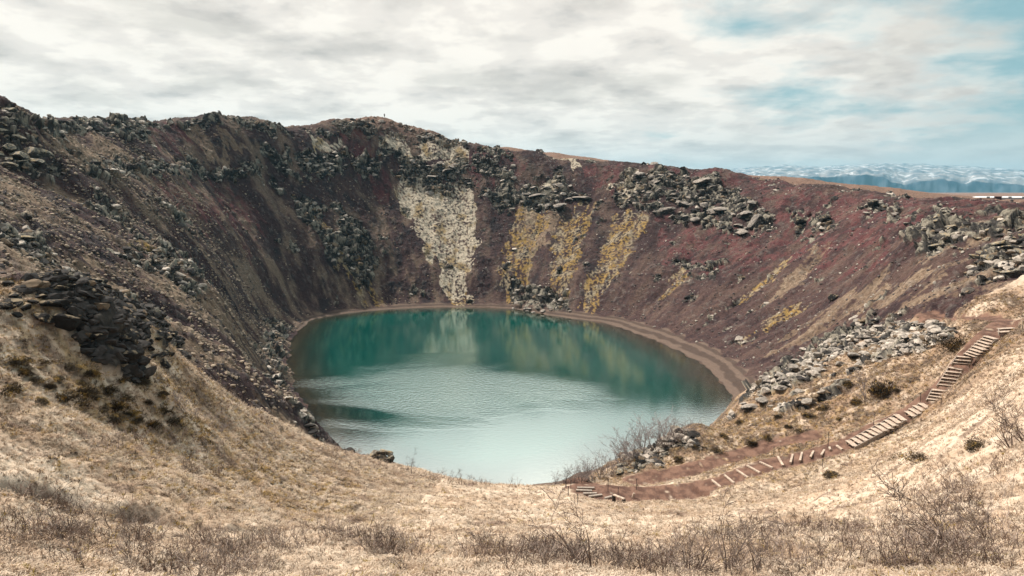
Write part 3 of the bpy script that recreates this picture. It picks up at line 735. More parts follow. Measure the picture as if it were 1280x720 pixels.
def scatter_boulders(pts, n, smin, smax, mk, label, group, sink=.25, minsep=.9, elong=1.0):
    pl = [p for p in pts]; xs = [p[0] for p in pl]; ys = [p[1] for p in pl]; P2 = np.array(pl, float); got = []
    tries = 0
    while len(got) < n and tries < n*12:
        tries += 1
        q = (random.uniform(min(xs), max(xs)), random.uniform(min(ys), max(ys)))
        if not inside(P2, np.array([q[0]]), np.array([q[1]]))[0]: continue
        h = hitg(*q)
        if h is None or h[1] > 400: continue
        s = smin+(smax-smin)*random.random()**2.2
        if any((h[0]-g[0])**2+(h[1]-g[1])**2 < (minsep*(s+g[2])*.5)**2 for g in got): continue
        got.append((h[0], h[1], s))
        o = bpy.data.objects.new('boulder', random.choice(bmeshes[mk])); col.objects.link(o)
        o.location = (h[0], h[1], h[2]+s*(.28-sink)); o.scale = (s*random.uniform(1.0, 1.5), s, s*random.uniform(.5, .85))
        o.rotation_euler = (random.uniform(-.25, .25), random.uniform(-.25, .25), random.uniform(0, 6.28))
        tag(o, label, 'boulder', group)
scatter_boulders([(0,352),(60,345),(120,352),(170,385),(225,430),(205,462),(160,450),(100,410),(0,395)], 62, .5, 1.5, 'lava_dark', 'black mossy lava boulder in the jagged outcrop on the left grassy shelf', 'black boulders of the left outcrop')
scatter_boulders([(0,285),(30,290),(75,335),(60,340),(0,312)], 9, .5, 1.2, 'lava_moss', 'mossy pale lava boulder on the slope above the left outcrop', 'mossy boulders above the left outcrop')
scatter_boulders([(0,128),(18,140),(50,185),(68,205),(45,222),(0,205)], 14, 1.2, 3.0, 'lava_moss', 'rugged boulder on the steep crag at the far left edge', 'boulders on the left crag')
scatter_boulders([(765,240),(780,220),(830,215),(900,230),(950,258),(968,290),(920,295),(880,280),(830,270),(800,262)], 42, 1.2, 4.2, 'lava', 'lichen-grey lava boulder in the cliff band high on the far right wall', 'boulders of the right cliff band')
scatter_boulders([(645,245),(665,222),(700,215),(720,240),(740,250),(700,262),(655,265)], 16, 1.2, 3.2, 'lava', 'grey boulder in the crag above the yellow moss streaks', 'boulders above the yellow moss')
scatter_boulders([(480,195),(585,205),(590,235),(560,238),(500,228)], 14, 1.2, 2.8, 'lava', 'pale-topped boulder in the crag above the cream moss patch', 'boulders above the cream moss')
scatter_boulders([(330,190),(470,200),(470,215),(330,208)], 12, 1.2, 2.6, 'lava', 'grey boulder in the thin cliff line left of the cream moss', 'boulders of the thin cliff line')
scatter_boulders([(1145,278),(1190,268),(1225,288),(1280,268),(1280,340),(1240,345),(1210,320),(1180,315),(1150,300)], 40, .6, 2.1, 'lava_moss', 'tan-mossed dark boulder on the rocky ridge at the right edge', 'boulders of the right ridge')
scatter_boulders([(1080,252),(1105,258),(1145,278),(1135,284),(1105,268),(1080,272)], 8, .8, 1.7, 'lava', 'small dark boulder in the row along the red slope near the right rim', 'boulders in a row on the red slope')
scatter_boulders([(915,525),(940,485),(1000,445),(1060,412),(1110,402),(1180,408),(1185,428),(1150,440),(1090,452),(1040,462),(960,510)], 55, .5, 1.6, 'lava', 'pale lichen-covered rock on the stony spur above the stairs', 'rocks of the stony spur')
scatter_boulders([(762,588),(800,563),(850,545),(862,560),(800,590),(770,600)], 12, .5, 1.2, 'lava_moss', 'mossy rock at the low tip of the spur by the water', 'rocks at the tip of the spur')
scatter_boulders([(640,382),(715,388),(715,394),(640,390)], 9, .8, 1.7, 'lava', 'pale boulder at the far waterline under the yellow moss streaks', 'boulders on the far waterline')
def one_boulder(px, py, s, mk, label, k, sc=(1, 1, 1), up=.2):
    h = hitg(px, py)
    if h is None: return
    o = bpy.data.objects.new('boulder', bmeshes[mk][k]); col.objects.link(o); o.location = (h[0], h[1], h[2]+s*up); o.scale = (s*sc[0], s*sc[1], s*sc[2])
    o.rotation_euler = (0, 0, k); return tag(o, label, 'boulder')
one_boulder(1092, 256, 2.0, 'lava_dark', 'lone black boulder standing on the crest of the red slope', 3)
one_boulder(999, 279, 2.9, 'lava_dark', 'black rounded boulder on the upper purple slope left of the red crest', 4)
one_boulder(1029, 277, 2.7, 'lava_dark', 'black boulder on the purple slope just right of its rounded neighbour', 5)
one_boulder(1041, 372, 1.4, 'lava_dark', 'small dark boulder alone on the lower right scree', 6)
one_boulder(586, 378, 1.5, 'lava_dark', 'dark boulder on the far beach below the cream moss patch', 7)
one_boulder(945, 281, 3.6, 'lava', 'largest pale-streaked boulder at the right end of the cliff band', 1, (1.2, 1, 1.1))
# rock outcrop seen against the water
h = hitg(478, 577)
oc = empty('rock_outcrop', (h[0], h[1], h[2]), 'brown layered rock outcrop standing against the pale water on the left bank', 'rock outcrop')
for k, (dx, dy, dz, sx, sy, sz) in enumerate([(0, 0, .4, 1.5, 1.1, 1.0), (-.9, .2, .95, .9, .9, .7), (.2, .1, 1.25, 1.0, .8, .55), (1.0, -.1, .45, .9, .8, .8), (-1.5, -.1, .25, .8, .8, .6), (.75, .1, 1.0, .6, .6, .4)]):
    o = bpy.data.objects.new('rock', bmeshes['lava_moss'][k]); col.objects.link(o); o.parent = oc; o.location = (dx, dy, dz); o.scale = (sx, sy, sz); o.rotation_euler = (.1*k, .1, k*1.3)

# --- loose stones: uncountable scree
def tile(protos, pos, scl, rotz, tilt=None, cols=None):
    """repeat little meshes (v, f) at many points as one array mesh"""
    V = []; Fl = []; C = []; off = 0; n = len(pos); pick = RNG.integers(0, len(protos), n)
    loops = []
    for k, (v, f) in enumerate(protos):
        idx = np.nonzero(pick == k)[0]
        if len(idx) == 0: continue
        v = np.asarray(v, float); f = np.asarray(f, np.int64); c, s_ = np.cos(rotz[idx]), np.sin(rotz[idx])
        sc = scl[idx][:, None] if scl.ndim == 1 else scl[idx]
        vv = v[None]*(sc[:, None, :] if sc.shape[1] == 3 else sc[:, :, None])
        X_ = vv[..., 0]*c[:, None]-vv[..., 1]*s_[:, None]; Y_ = vv[..., 0]*s_[:, None]+vv[..., 1]*c[:, None]; Z_ = vv[..., 2]
        if tilt is not None: X_ = X_+Z_*tilt[idx, 0][:, None]; Y_ = Y_+Z_*tilt[idx, 1][:, None]
        o_ = np.stack([X_, Y_, Z_], 2)+pos[idx][:, None, :]
        V.append(o_.reshape(-1, 3)); Fl.append((f[None]+(off+np.arange(len(idx))*len(v))[:, None, None]).reshape(-1)); loops.append(np.full(len(idx)*len(f), f.shape[1]))
        if cols is not None: C.append(np.repeat(cols[idx], len(v), 0))
        off += len(idx)*len(v)
    return np.concatenate(V), np.concatenate(Fl), np.concatenate(loops), (np.concatenate(C) if cols is not None else None)
def attr_mat(name, rough=.9, vary=.25, scale=3.0, sheen=None, trans=0.0):
    m, t = new_mat(name)
    c = t.n('ShaderNodeVertexColor', layer_name='albedo').outputs['Color']
    n = t.noise(t.n('ShaderNodeNewGeometry').outputs['Position'], scale, 3)
    c = t.n('ShaderNodeVectorMath', {0: c, 1: t.ramp(n, [(.35, 1-vary), (.65, 1+vary)])}, operation='MULTIPLY').outputs[0]
    bs = t.n('ShaderNodeBsdfPrincipled', {'Base Color': c, 'Roughness': rough, 'Specular IOR Level': .15})
    out = bs.outputs[0]
    if trans:
        tl = t.n('ShaderNodeBsdfTranslucent', {'Color': c}); out = t.n('ShaderNodeMixShader', {0: trans, 1: out, 2: tl.outputs[0]}).outputs[0]
    t.L.new(out, t.n('ShaderNodeOutputMaterial').inputs[0]); return m
small = [boulder_verts(20+k, 1, .7) for k in range(6)]
n = 110000
th_ = RNG.uniform(-math.pi, math.pi, n); r_ = np.sqrt(RNG.uniform(40**2, 190**2, n)); sx_ = LC[0]+r_*np.cos(th_); sy_ = LC[1]+r_*np.sin(th_)
sz_ = gheight(sx_, sy_); kidx = near_of(sx_, sy_)
dn = fbm(th_*18, r_*.05, 3, 101)+.5*fbm(sx_/5, sy_/5, 3, 102)
ok = (sz_ > .3) & (gcls[kidx] == 1) & (np.abs(np.arctan2(sx_, sy_)) < R(44)) & (dn+RNG.uniform(-.5, .5, n) > .05) & (sy_ > 20)
qx_ = RNG.uniform(-112, -28, 90000); qy_ = RNG.uniform(62, 215, 90000); qz_ = gheight(qx_, qy_); qk_ = near_of(qx_, qy_)
qo_ = (gcls[qk_] == 1) & (qz_ > .3) & (fbm(qx_/4, qy_/4, 4, 103)+RNG.uniform(-.6, .6, 90000) > .1)
sp = np.r_[np.stack([sx_, sy_, sz_], 1)[ok], np.stack([qx_, qy_, qz_], 1)[qo_]]; ns_ = len(sp)
ss = .12+.50*RNG.random(ns_)**4
pale = RNG.random(ns_) < .30+.25*(sp[:, 0] < -25); pale |= (sp[:, 0] < -28) & (RNG.random(ns_) < .3)
sc_ = np.where(pale[:, None], np.where((sp[:, 0] < -28)[:, None], C3(.30, .235, .175), C3(.36, .32, .27)), C3(.085, .070, .066))*(RNG.uniform(.7, 1.2, ns_)[:, None])
v_, f_, l_, c_ = tile([(v, f) for v, f in small], sp+np.array([0, 0, .05]), ss, RNG.uniform(0, 6.28, ns_), None, sc_)
tag(mesh_np('scree_stones', v_, f_, l_, attr_mat('loose_stone'), False, c_), 'small loose stones littering the inner crater slopes', 'stones', None, 'stuff')
print('stones', ns_)

rub = [boulder_verts(40+k, 2, .75) for k in range(7)]
n = 300000
a_r = RNG.uniform(-R(46), R(46), n); d_r = np.sqrt(RNG.uniform(38**2, 345**2, n)); far_m = RNG.random(n) < .5
d_r = np.where(far_m, d_r, 38+(150-38)*RNG.random(n)**.8); rx_ = d_r*np.sin(a_r); ry_ = d_r*np.cos(a_r); kr = near_of(rx_, ry_)
ok = (grock[kr] > .45) & (gcls[kr] < 2) & (gpos[kr, 2] > .2)
ok &= RNG.random(n) < np.where(d_r < 150, .9, .8)
rx_, ry_, d_r, kr = rx_[ok], ry_[ok], d_r[ok], kr[ok]; ex_ = RNG.uniform(-47, -18, 60000); ey_ = RNG.uniform(38, 78, 60000); ek_ = near_of(ex_, ey_); eo_ = (grock[ek_] > .4) & (RNG.random(60000) < .45)
rx_ = np.r_[rx_, ex_[eo_]]; ry_ = np.r_[ry_, ey_[eo_]]; d_r = np.r_[d_r, np.hypot(ex_[eo_], ey_[eo_])]; kr = np.r_[kr, ek_[eo_]]; ok = np.ones(len(kr), bool)
rp = gpos[kr][ok]; rd_ = d_r[ok]; rp[:, 0] = rx_[ok]; rp[:, 1] = ry_[ok]; rp[:, 2] = gheight(rp[:, 0], rp[:, 1]); nr0 = len(rp)
rs = (.10+.75*RNG.random(nr0)**5)*(1+.004*rd_)
dk = (rp[:, 0] < -18) & (rd_ < 90); spr = (rp[:, 0] > 10) & (rp[:, 0] < 75) & (rd_ < 150)
lc_ = RNG.random(nr0)*(1-.52*dk)+.22*spr
rcol = np.where((lc_ > .60)[:, None], C3(.38, .33, .28), np.where((lc_ > .45)[:, None], C3(.17, .125, .085), C3(.046, .041, .038)))*RNG.uniform(.6, 1.15, nr0)[:, None]
v_, f_, l_, c_ = tile(rub, rp+np.array([0, 0, .04]), np.stack([rs, rs, rs*RNG.uniform(.6, 1.1, nr0)], 1), RNG.uniform(0, 6.28, nr0), RNG.normal(0, .25, (nr0, 2)), rcol)
tag(mesh_np('lava_rubble', v_, f_, l_, attr_mat('lava_rubble', .95, .35, 2.5), False, c_), 'broken lava rubble heaped in the cliff bands, ridges and spurs', 'rubble', None, 'stuff')
print('rubble', nr0)

# --- dead grass on the near slopes
def blade_proto(seed, nb=11):
    rg = np.random.default_rng(seed); V = []; Fa = []
    for b in range(nb):
        a = rg.uniform(0, 6.28); ln = rg.uniform(.55, 1.1); out = rg.uniform(.25, 1.0)*ln; up = rg.uniform(.25, .9)*ln; wd = .035
        bx, by = rg.normal(0, .22, 2); dx, dy = math.cos(a), math.sin(a); px_, py_ = -dy*wd, dx*wd
        m = (bx+dx*out*.45, by+dy*out*.45, up*.8); e = (bx+dx*out, by+dy*out, up*rg.uniform(.5, 1.0))
        o = len(V)
        V += [(bx-px_, by-py_, -.1), (bx+px_, by+py_, -.1), (m[0]+px_, m[1]+py_, m[2]), (m[0]-px_, m[1]-py_, m[2]), (e[0]+px_*.3, e[1]+py_*.3, e[2]), (e[0]-px_*.3, e[1]-py_*.3, e[2])]
        Fa += [(o, o+1, o+2, o+3), (o+3, o+2, o+4, o+5)]
    return np.array(V), np.array(Fa)
def near_points(n, dmin, dmax, hw=R(54), power=-1.0):
    """points on the near slopes, thinning with distance from the lookout"""
    a = RNG.uniform(-hw, hw, n); u = RNG.random(n); d = dmin*(dmax/dmin)**u
    x = d*np.sin(a); y = d*np.cos(a); k = near_of(x, y); z = gheight(x, y); return x, y, z, k, d
x, y, z, k, d = near_points(140000, 9, 135)
x2 = RNG.uniform(-42, -8, 45000); y2 = RNG.uniform(34, 92, 45000); x3 = RNG.uniform(8, 75, 40000); y3 = RNG.uniform(60, 118, 40000)
x = np.r_[x, x2, x3]; y = np.r_[y, y2, y3]; d = np.hypot(x, y); k = near_of(x, y); z = gheight(x, y)
pdst = np.minimum.reduce([path_near(pl, x, y)[0]-wd for pl, wd in PATHS]); td_ = seg_dist(TRACK, x, y)
ok = (gcls[k] == 0) & (pdst > .25) & (grock[k] < .35) & (td_ > 1.0)
x, y, z, d, k = x[ok], y[ok], z[ok], d[ok], k[ok]
gc = gcol[k]*1.12
n_ = fbm(x/2.0, y/1.5, 3, 111); q = RNG.random(len(x))
gc = lerp3(gc, C3(.60, .495, .385), sstep(-.1, .5, n_)*.65)
gc = np.where((q < .16)[:, None], C3(.22, .15, .10), gc); gc = np.where(((q > .95) & (fbm(x/7, y/7, 2, 112) > .1))[:, None], C3(.33, .23, .06), gc)
gold = (x < -14)*np.exp(-((x+25)**2+(y-54)**2)/400)+np.exp(-((x-38)**2+(y-102)**2)/500)
gc = np.where((RNG.random(len(x)) < gold*.9*sstep(-.1, .4, fbm(x/1.6, y/1.6, 3, 113)))[:, None], np.where((q < .5)[:, None], C3(.36, .235, .085), C3(.10, .070, .048)), gc)
spt = (sstep(90, 96, y+.35*x-3)*sstep(8, 14, x)*(1-sstep(70, 85, x)) > .5) & (RNG.random(len(x)) < .25+.75*sstep(-.3, .3, fbm(x/3.5, y/3.5, 4, 114)))
q5 = RNG.random(len(x))[:, None]
gc = np.where(spt[:, None], np.where(q5 < .35, C3(.26, .17, .11), np.where(q5 < .55, C3(.11, .08, .06), np.where(q5 < .68, C3(.38, .24, .08), C3(.40, .31, .22)))), gc)
gc = gc*RNG.uniform(.72, 1.2, len(x))[:, None]
gs = RNG.uniform(.14, .30, len(x))*(1+.008*d)
v_, f_, l_, c_ = tile([blade_proto(k_) for k_ in range(8)], np.stack([x, y, z], 1), np.stack([gs, gs, gs*RNG.uniform(.35, .75, len(gs))], 1), RNG.uniform(0, 6.28, len(x)), None, gc)
tag(mesh_np('grass', v_, f_, l_, attr_mat('dead_grass', .85, .18, 2.0, trans=.2), False, c_), 'matted pale dead grass covering the near slopes', 'grass', None, 'stuff')
print('tufts', len(x))

# --- twiggy heath brush: uncountable
def twig_proto(seed, ns=7, spread=.35, straight=False):
    rg = np.random.default_rng(seed); V = []; Fa = []
    def rib(p, q, w0, w1):
        d = q-p; a = np.cross(d, rg.normal(size=3)); a /= np.linalg.norm(a)+1e-9; o = len(V)
        V.extend([p-a*w0, p+a*w0, q+a*w1, q-a*w1]); Fa.append((o, o+1, o+2, o+3))
    for s_ in range(ns):
        p = np.array([rg.normal(0, .12), rg.normal(0, .12), -.05]); d = np.array([rg.normal(0, spread), rg.normal(0, spread), 1.]); d /= np.linalg.norm(d)
        L = rg.uniform(.5, 1.0); nseg = 4
        for g_ in range(nseg):
            q = p+d*L/nseg; rib(p, q, .011*(1-.18*g_), .011*(1-.18*(g_+1)))
            if g_ > 0:
                for _ in range(rg.integers(1, 3)):
                    dd = d+rg.normal(0, .40, 3); dd[2] = abs(dd[2]); dd /= np.linalg.norm(dd); ln = L*rg.uniform(.15, .4)
                    rib(q, q+dd*ln, .007, .004)
                    if rg.random() < .5:
                        d3 = dd+rg.normal(0, .6, 3); d3 /= np.linalg.norm(d3); rib(q+dd*ln*.5, q+dd*ln*.5+d3*ln*.5, .007, .004)
            p = q; d = d+rg.normal(0, .16, 3); d /= np.linalg.norm(d)
    return np.array(V), np.array(Fa)
HEATH = [[(-10,612),(60,622),(140,640),(210,662),(300,680),(330,690),(330,725),(-10,725)],
         [(320,672),(420,676),(560,682),(700,690),(720,725),(560,705),(420,692),(320,694)],
         [(95,520),(160,535),(240,550),(330,575),(330,600),(200,590),(120,560)],
         [(640,700),(760,690),(900,670),(1000,665),(1120,640),(1285,610),(1285,725),(640,725)],
         [(1120,610),(1285,560),(1285,640),(1130,660)],
         [(20,385),(90,392),(125,430),(100,440),(40,410)],[(200,440),(260,475),(380,545),(470,580),(540,600),(420,590),(330,555),(240,500)],
         [(1200,440),(1285,430),(1285,560),(1200,540)],[(500,595),(620,603),(640,612),(520,606)]]
hw_ = [poly_world(p) for p in HEATH]; dens_ = [1.1, .9, 1.0, .8, .7, 1.2, 1.1, .5, .8]
x, y, z, k, d = near_points(125000, 12, 100)
keep = np.zeros(len(x)); xx = x+fbm(x/3, y/3, 3, 121)*1.2; yy = y+fbm(x/3, y/3, 3, 122)*1.6
for p, dn_ in zip(hw_, dens_): keep = np.maximum(keep, inside(p, xx, yy)*dn_)
cl_ = fbm(x/3.5, y/3.5, 4, 123)
ok = (RNG.random(len(x)) < keep*np.clip(.30+.7*cl_, .06, .8)*.19) & (gcls[k] == 0)
pdst = np.minimum.reduce([path_near(pl, x, y)[0]-wd for pl, wd in PATHS]); ok &= pdst > .4
x, y, z, d = x[ok], y[ok], z[ok], d[ok]
tc_ = np.where((RNG.random(len(x)) < .55)[:, None], C3(.13, .09, .072), C3(.30, .235, .195))*RNG.uniform(.7, 1.2, len(x))[:, None]
hs = RNG.uniform(.30, .95, len(x))*(1+.004*d)
v_, f_, l_, c_ = tile([twig_proto(k_) for k_ in range(8)], np.stack([x, y, z], 1), np.stack([hs*(1+.012*d), hs*(1+.012*d), hs], 1), RNG.uniform(0, 6.28, len(x)), None, tc_)
tag(mesh_np('heath_brush', v_, f_, l_, attr_mat('bare_heath_twigs', .9, .3, 1.5), False, c_), 'low leafless brown heath brush growing in patches through the grass', 'heath brush', None, 'stuff')
print('heath', len(x))

# --- individual bare shrubs
def shrub_meshes(seed, H=1.0, stems=5, spread=.5, lean=(0, 0), twigginess=1.0, thick=.022, mat='twig', dense=3):
    rg = random.Random(seed); S = MB(); T = MB()
    def grow(p, d, L, r, lev):
        nseg = 4 if lev == 0 else 3; pts = [p]; rs = [r]
        for g_ in range(nseg):
            d = (d+Vector((rg.gauss(0, .17), rg.gauss(0, .17), rg.gauss(0, .1)))).normalized()
            p = p+d*L/nseg; pts.append(p); rs.append(max(r*(1-.2*(g_+1)), .0035))
            if lev < dense:
                for _ in range(1 if rg.random() < .75*twigginess else (2 if lev else 0)):
                    dd = (d+Vector((rg.gauss(0, .6), rg.gauss(0, .6), rg.gauss(.12, .35)))).normalized()
                    grow(p, dd, L*rg.uniform(.38, .6), rs[-1]*.62, lev+1)
        (S if lev == 0 else T).tube(pts, rs, 5 if lev == 0 else 3)
    for s_ in range(stems):
        a = rg.uniform(0, 6.28); sp_ = rg.uniform(.1, 1)*spread
        grow(Vector((.08*math.cos(a), .08*math.sin(a), -.1)), Vector((sp_*math.cos(a)+lean[0], sp_*math.sin(a)+lean[1], 1)).normalized(), H*rg.uniform(.65, .95), thick*H, 0)
    return S.mesh('stem', M[mat]), T.mesh('twigs', M[mat])
hm_, t = new_mat('heather_leaves')
p = t.n('ShaderNodeNewGeometry').outputs['Position']; n1 = t.noise(p, 1.6, 4, .6); n2 = t.noise(p, 14, 2, .6)
c = t.mix(t.ramp(n2, [(.4, 0.), (.6, 1.)]), (.022, .017, .012), (.095, .068, .040))
c = t.mix(t.ramp(t.m('ADD', n1, t.m('MULTIPLY', n2, .25)), [(.67, 0.), (.76, 1.)]), c, (.36, .225, .06))
bs = t.n('ShaderNodeBsdfPrincipled', {'Base Color': c, 'Roughness': .9, 'Specular IOR Level': .15}); t.L.new(bs.outputs[0], t.n('ShaderNodeOutputMaterial').inputs[0])
M['heather'] = hm_
def heather_meshes(seed):
    rg = np.random.default_rng(seed); T = MB(); S = MB()
    lob = [(rg.normal(0, .35), rg.normal(0, .35), rg.uniform(.35, .6), rg.uniform(.45, 1.0)) for _ in range(6)]
    for _ in range(1500):
        lx, ly, lr, lh = lob[rg.integers(0, 6)]; a = rg.uniform(0, 6.28); e = math.acos(rg.uniform(0, 1)); rr_ = rg.uniform(.6, 1.08)
        n_ = Vector((math.cos(a)*math.sin(e), math.sin(a)*math.sin(e), math.cos(e))); c_ = Vector((lx, ly, 0))+Vector((n_.x*lr*rr_, n_.y*lr*rr_, n_.z*lh*rr_*.8))
        d_ = (n_+Vector(rg.normal(0, .6, 3))).normalized(); s1 = d_.orthogonal().normalized()*rg.uniform(.012, .03); L_ = rg.uniform(.07, .17)
        T.add([c_-s1, c_+s1, c_+d_*L_+s1*.4, c_+d_*L_-s1*.4], [(0, 1, 2, 3)])
    for lx, ly, lr, lh in lob:
        for k_ in range(3):
            a = rg.uniform(0, 6.28); S.tube([(lx*.2, ly*.2, -.1), (lx*.7, ly*.7, lh*.3), (lx+math.cos(a)*lr*.7, ly+math.sin(a)*lr*.7, lh*.7)], [.03, .02, .008], 4)
    return S.mesh('stem', M['twig_dark']), T.mesh('twigs', M['heather'])
SH = {}
def shrub_kind(key, **kw): SH[key] = [shrub_meshes(s_, **kw) for s_ in (1, 2, 3)]
shrub_kind('open', stems=4, spread=.55, twigginess=.8, thick=.018)
shrub_kind('bushy', stems=9, spread=.7, twigginess=1.1, thick=.014, mat='twig_grey')
shrub_kind('lean', stems=7, spread=.4, lean=(-.75, 0), twigginess=.6, thick=.011, mat='twig', dense=3)
SH['dark'] = [heather_meshes(s_) for s_ in (1, 2, 3)]
cnt = [0]
def shrub(px, py, H, key, label, group=None, w=1.0, h=None):
    h = hitg(px, py) if h is None else h
    if h is None or h[1] > 200: return None
    cnt[0] += 1; st, tw = SH[key][cnt[0] % 3]
    r_ = empty('bare_shrub', h, label, 'shrub', group, 0 if key == 'lean' else random.uniform(0, 6.28)); r_.scale = (H*w, H*w, H)
    for nm, me in (('stem', st), ('twigs', tw)):
        o = bpy.data.objects.new(nm, me); col.objects.link(o); o.parent = r_
    return r_
shrub(736, 716, 2.0, 'open', 'leafless dark shrub with forked stems at the bottom centre of the photo')
shrub(772, 712, 1.3, 'open', 'thin leafless sapling just right of the forked bottom-centre shrub')
shrub(868, 716, 1.5, 'open', 'leafless crooked shrub standing in bottom brush right of centre')
shrub(906, 716, 1.9, 'open', 'tallest upright bare shrub in the bottom brush right of centre')
shrub(948, 718, 1.4, 'open', 'pale bare shrub with wide branches low in the right-hand brush')
shrub(638, 712, 1.1, 'open', 'small bare sapling at the bottom edge left of the forked shrub')
shrub(505, 712, .9, 'open', 'short bare sapling at the bottom edge below the brush strip')
shrub(1196, 688, 2.7, 'lean', 'large bare shrub leaning left with long dark stems on right foreground slope', w=1.0)
shrub(1232, 676, 1.7, 'lean', 'bare shrub with leaning stems immediately right of the largest leaning one')
shrub(1262, 560, 2.6, 'lean', 'grey leaning shrub high on the grass at the right edge')
shrub(1282, 548, 2.6, 'lean', 'wide grey shrub cut by the right edge of the photo')
shrub(1084, 500, 3.4, 'bushy', 'tall pale-stemmed bare shrub in the hollow between spur and stairs', w=1.0)
shrub(1100, 492, 2.8, 'dark', 'dark dense bush behind the pale-stemmed shrub between spur and stairs', w=.8)
shrub(1150, 577, 1.0, 'dark', 'round dark bush on the pale grass below the stairs', w=1.3)
shrub(1041, 598, .9, 'dark', 'low dark double bush on the grass below the log steps', w=1.6)
shrub(1217, 563, 1.1, 'dark', 'dark bush highest on the pale grass right of the round one', w=1.0)
shrub(1195, 437, 2.4, 'dark', 'dark bush in the gap between the spur and the top stairs', w=1.1)
for px, py, H in [(775,578,3.4),(790,572,4.2),(805,567,4.6),(818,562,4.4),(832,556,4.0),(846,551,3.2),(784,582,3.0),(858,545,2.6)]:
    shrub(px, py, H, 'bushy', 'grey twiggy willow in the lakeside thicket behind the spur tip', 'willows of the lakeside thicket', 1.0)
for px, py, H in [(705,604,1.9),(716,603,2.3),(727,602,2.7),(739,601,3.0),(751,598,3.0),(762,594,2.6),(694,605,1.5)]:
    shrub(px, py, H, 'bushy', 'grey bare bush at the water edge above the lowest plank steps', 'bushes above the lowest steps', 1.0)
for px, py, H in [(514,592,2.2),(508,590,1.6)]:
    shrub(px, py, H, 'open', 'thin bare bush against the water right of the rock outcrop', 'bushes right of the rock outcrop', .8)
for px, py, H in [(575,606,1.5),(585,607,1.3),(560,604,1.2)]:
    shrub(px, py, H, 'open', 'tiny spreading bush against the white water at the near shore', 'tiny bushes at the near shore', 1.2)
for px, py in [(45,478),(62,486),(78,500),(100,482),(118,500),(134,492),(128,515),(146,512),(160,520),(172,528),(185,505),(205,515),(98,510),(30,470),(150,478),(12,492),(52,505),(70,475),(88,462),(112,470),(140,528),(156,500),(190,535),(200,495),(215,530),(180,480),(20,455),(50,455),(108,495),(165,540)]:
    shrub(px, py, random.uniform(.4, .8), 'dark', 'low dark heather clump on the mossy left shelf below the outcrop', 'heather clumps on the left shelf', random.uniform(1.1, 1.8))
for px, py in [(230,515),(246,522),(262,528),(275,540),(222,505)]:
    shrub(px, py, random.uniform(.8, 1.2), 'bushy', 'silver-grey tangled shrub right of the heather clumps', 'silver shrubs right of the heather', 1.4)
for px, py in [(1010,520),(1030,512),(985,535),(1050,525),(960,548),(940,556),(905,545),(870,560),(925,530),(975,522),(1000,540),(1070,505),(1120,488),(895,565),(1060,482),(850,575)]:
    shrub(px, py, random.uniform(.6, 1.0), 'dark', 'dark low bush on the brown slope below the stony spur', 'dark bushes below the spur', 1.5)

# --- wooden stairs
def level_bar(mb, p1, p2, sy_, sz_, z, bev=.02, off=0.0):
    """level timber between two ground points"""
    a = Vector((p1[0], p1[1], z)); b = Vector((p2[0], p2[1], z)); d = (b-a); L = d.length; d.normalize()
    s_ = Vector((-d.y, d.x, 0)); c = (a+b)/2+s_*off
    mb.box(c, L, sy_, sz_, Matrix((d, s_, Vector((0, 0, 1)))).transposed(), bev)
FL = [[(1248,411,1268,410),(1249,415,1267,414)],
      [(1231.5,420,1246,424),(1228,423,1243,427),(1224.5,426,1239,430.5),(1221,429,1236,434),(1217.5,432.5,1232,437.5),(1214,436,1228.5,440.5),(1210.5,439,1225,443.5),(1207,441.5,1221.5,446)],
      [(1196,445.5,1215,447),(1194,449.5,1213,451),(1191,453,1212,454.5)],
      [(1186,459,1203,462),(1182,464,1202,466),(1179,467.5,1199,470),(1177,472,1197,474),(1174.5,475.6,1195,478),(1172.5,480,1193,482)],
      [(1165,487,1186,489),(1163,490.6,1184,493),(1160.6,494,1181,497),(1159,498,1179,500.6)],
      [(1150.6,504,1161,510),(1144,507,1156,514),(1139,510.6,1150.6,517.5),(1134,514,1144,520.6)],
      [(1120,518,1131,525.6),(1114,522,1125,529),(1108,525,1120,532.5),(1102.5,528.5,1114,536),(1097,532,1108,539),(1090.6,535,1102,541),(1085.6,538,1097,544),(1079,541.5,1090,547.5),(1073,544.5,1084,551),(1066.5,547.5,1077,554),(1060,550.5,1070,558)]]
h = hitg(1170, 492)
stair = empty('wooden_staircase', (h[0], h[1], h[2]), 'long pale timber staircase climbing the right slope from the log steps to the footpath', 'staircase')
so_ = Vector(h)
def local(o): o.location = -so_; return o
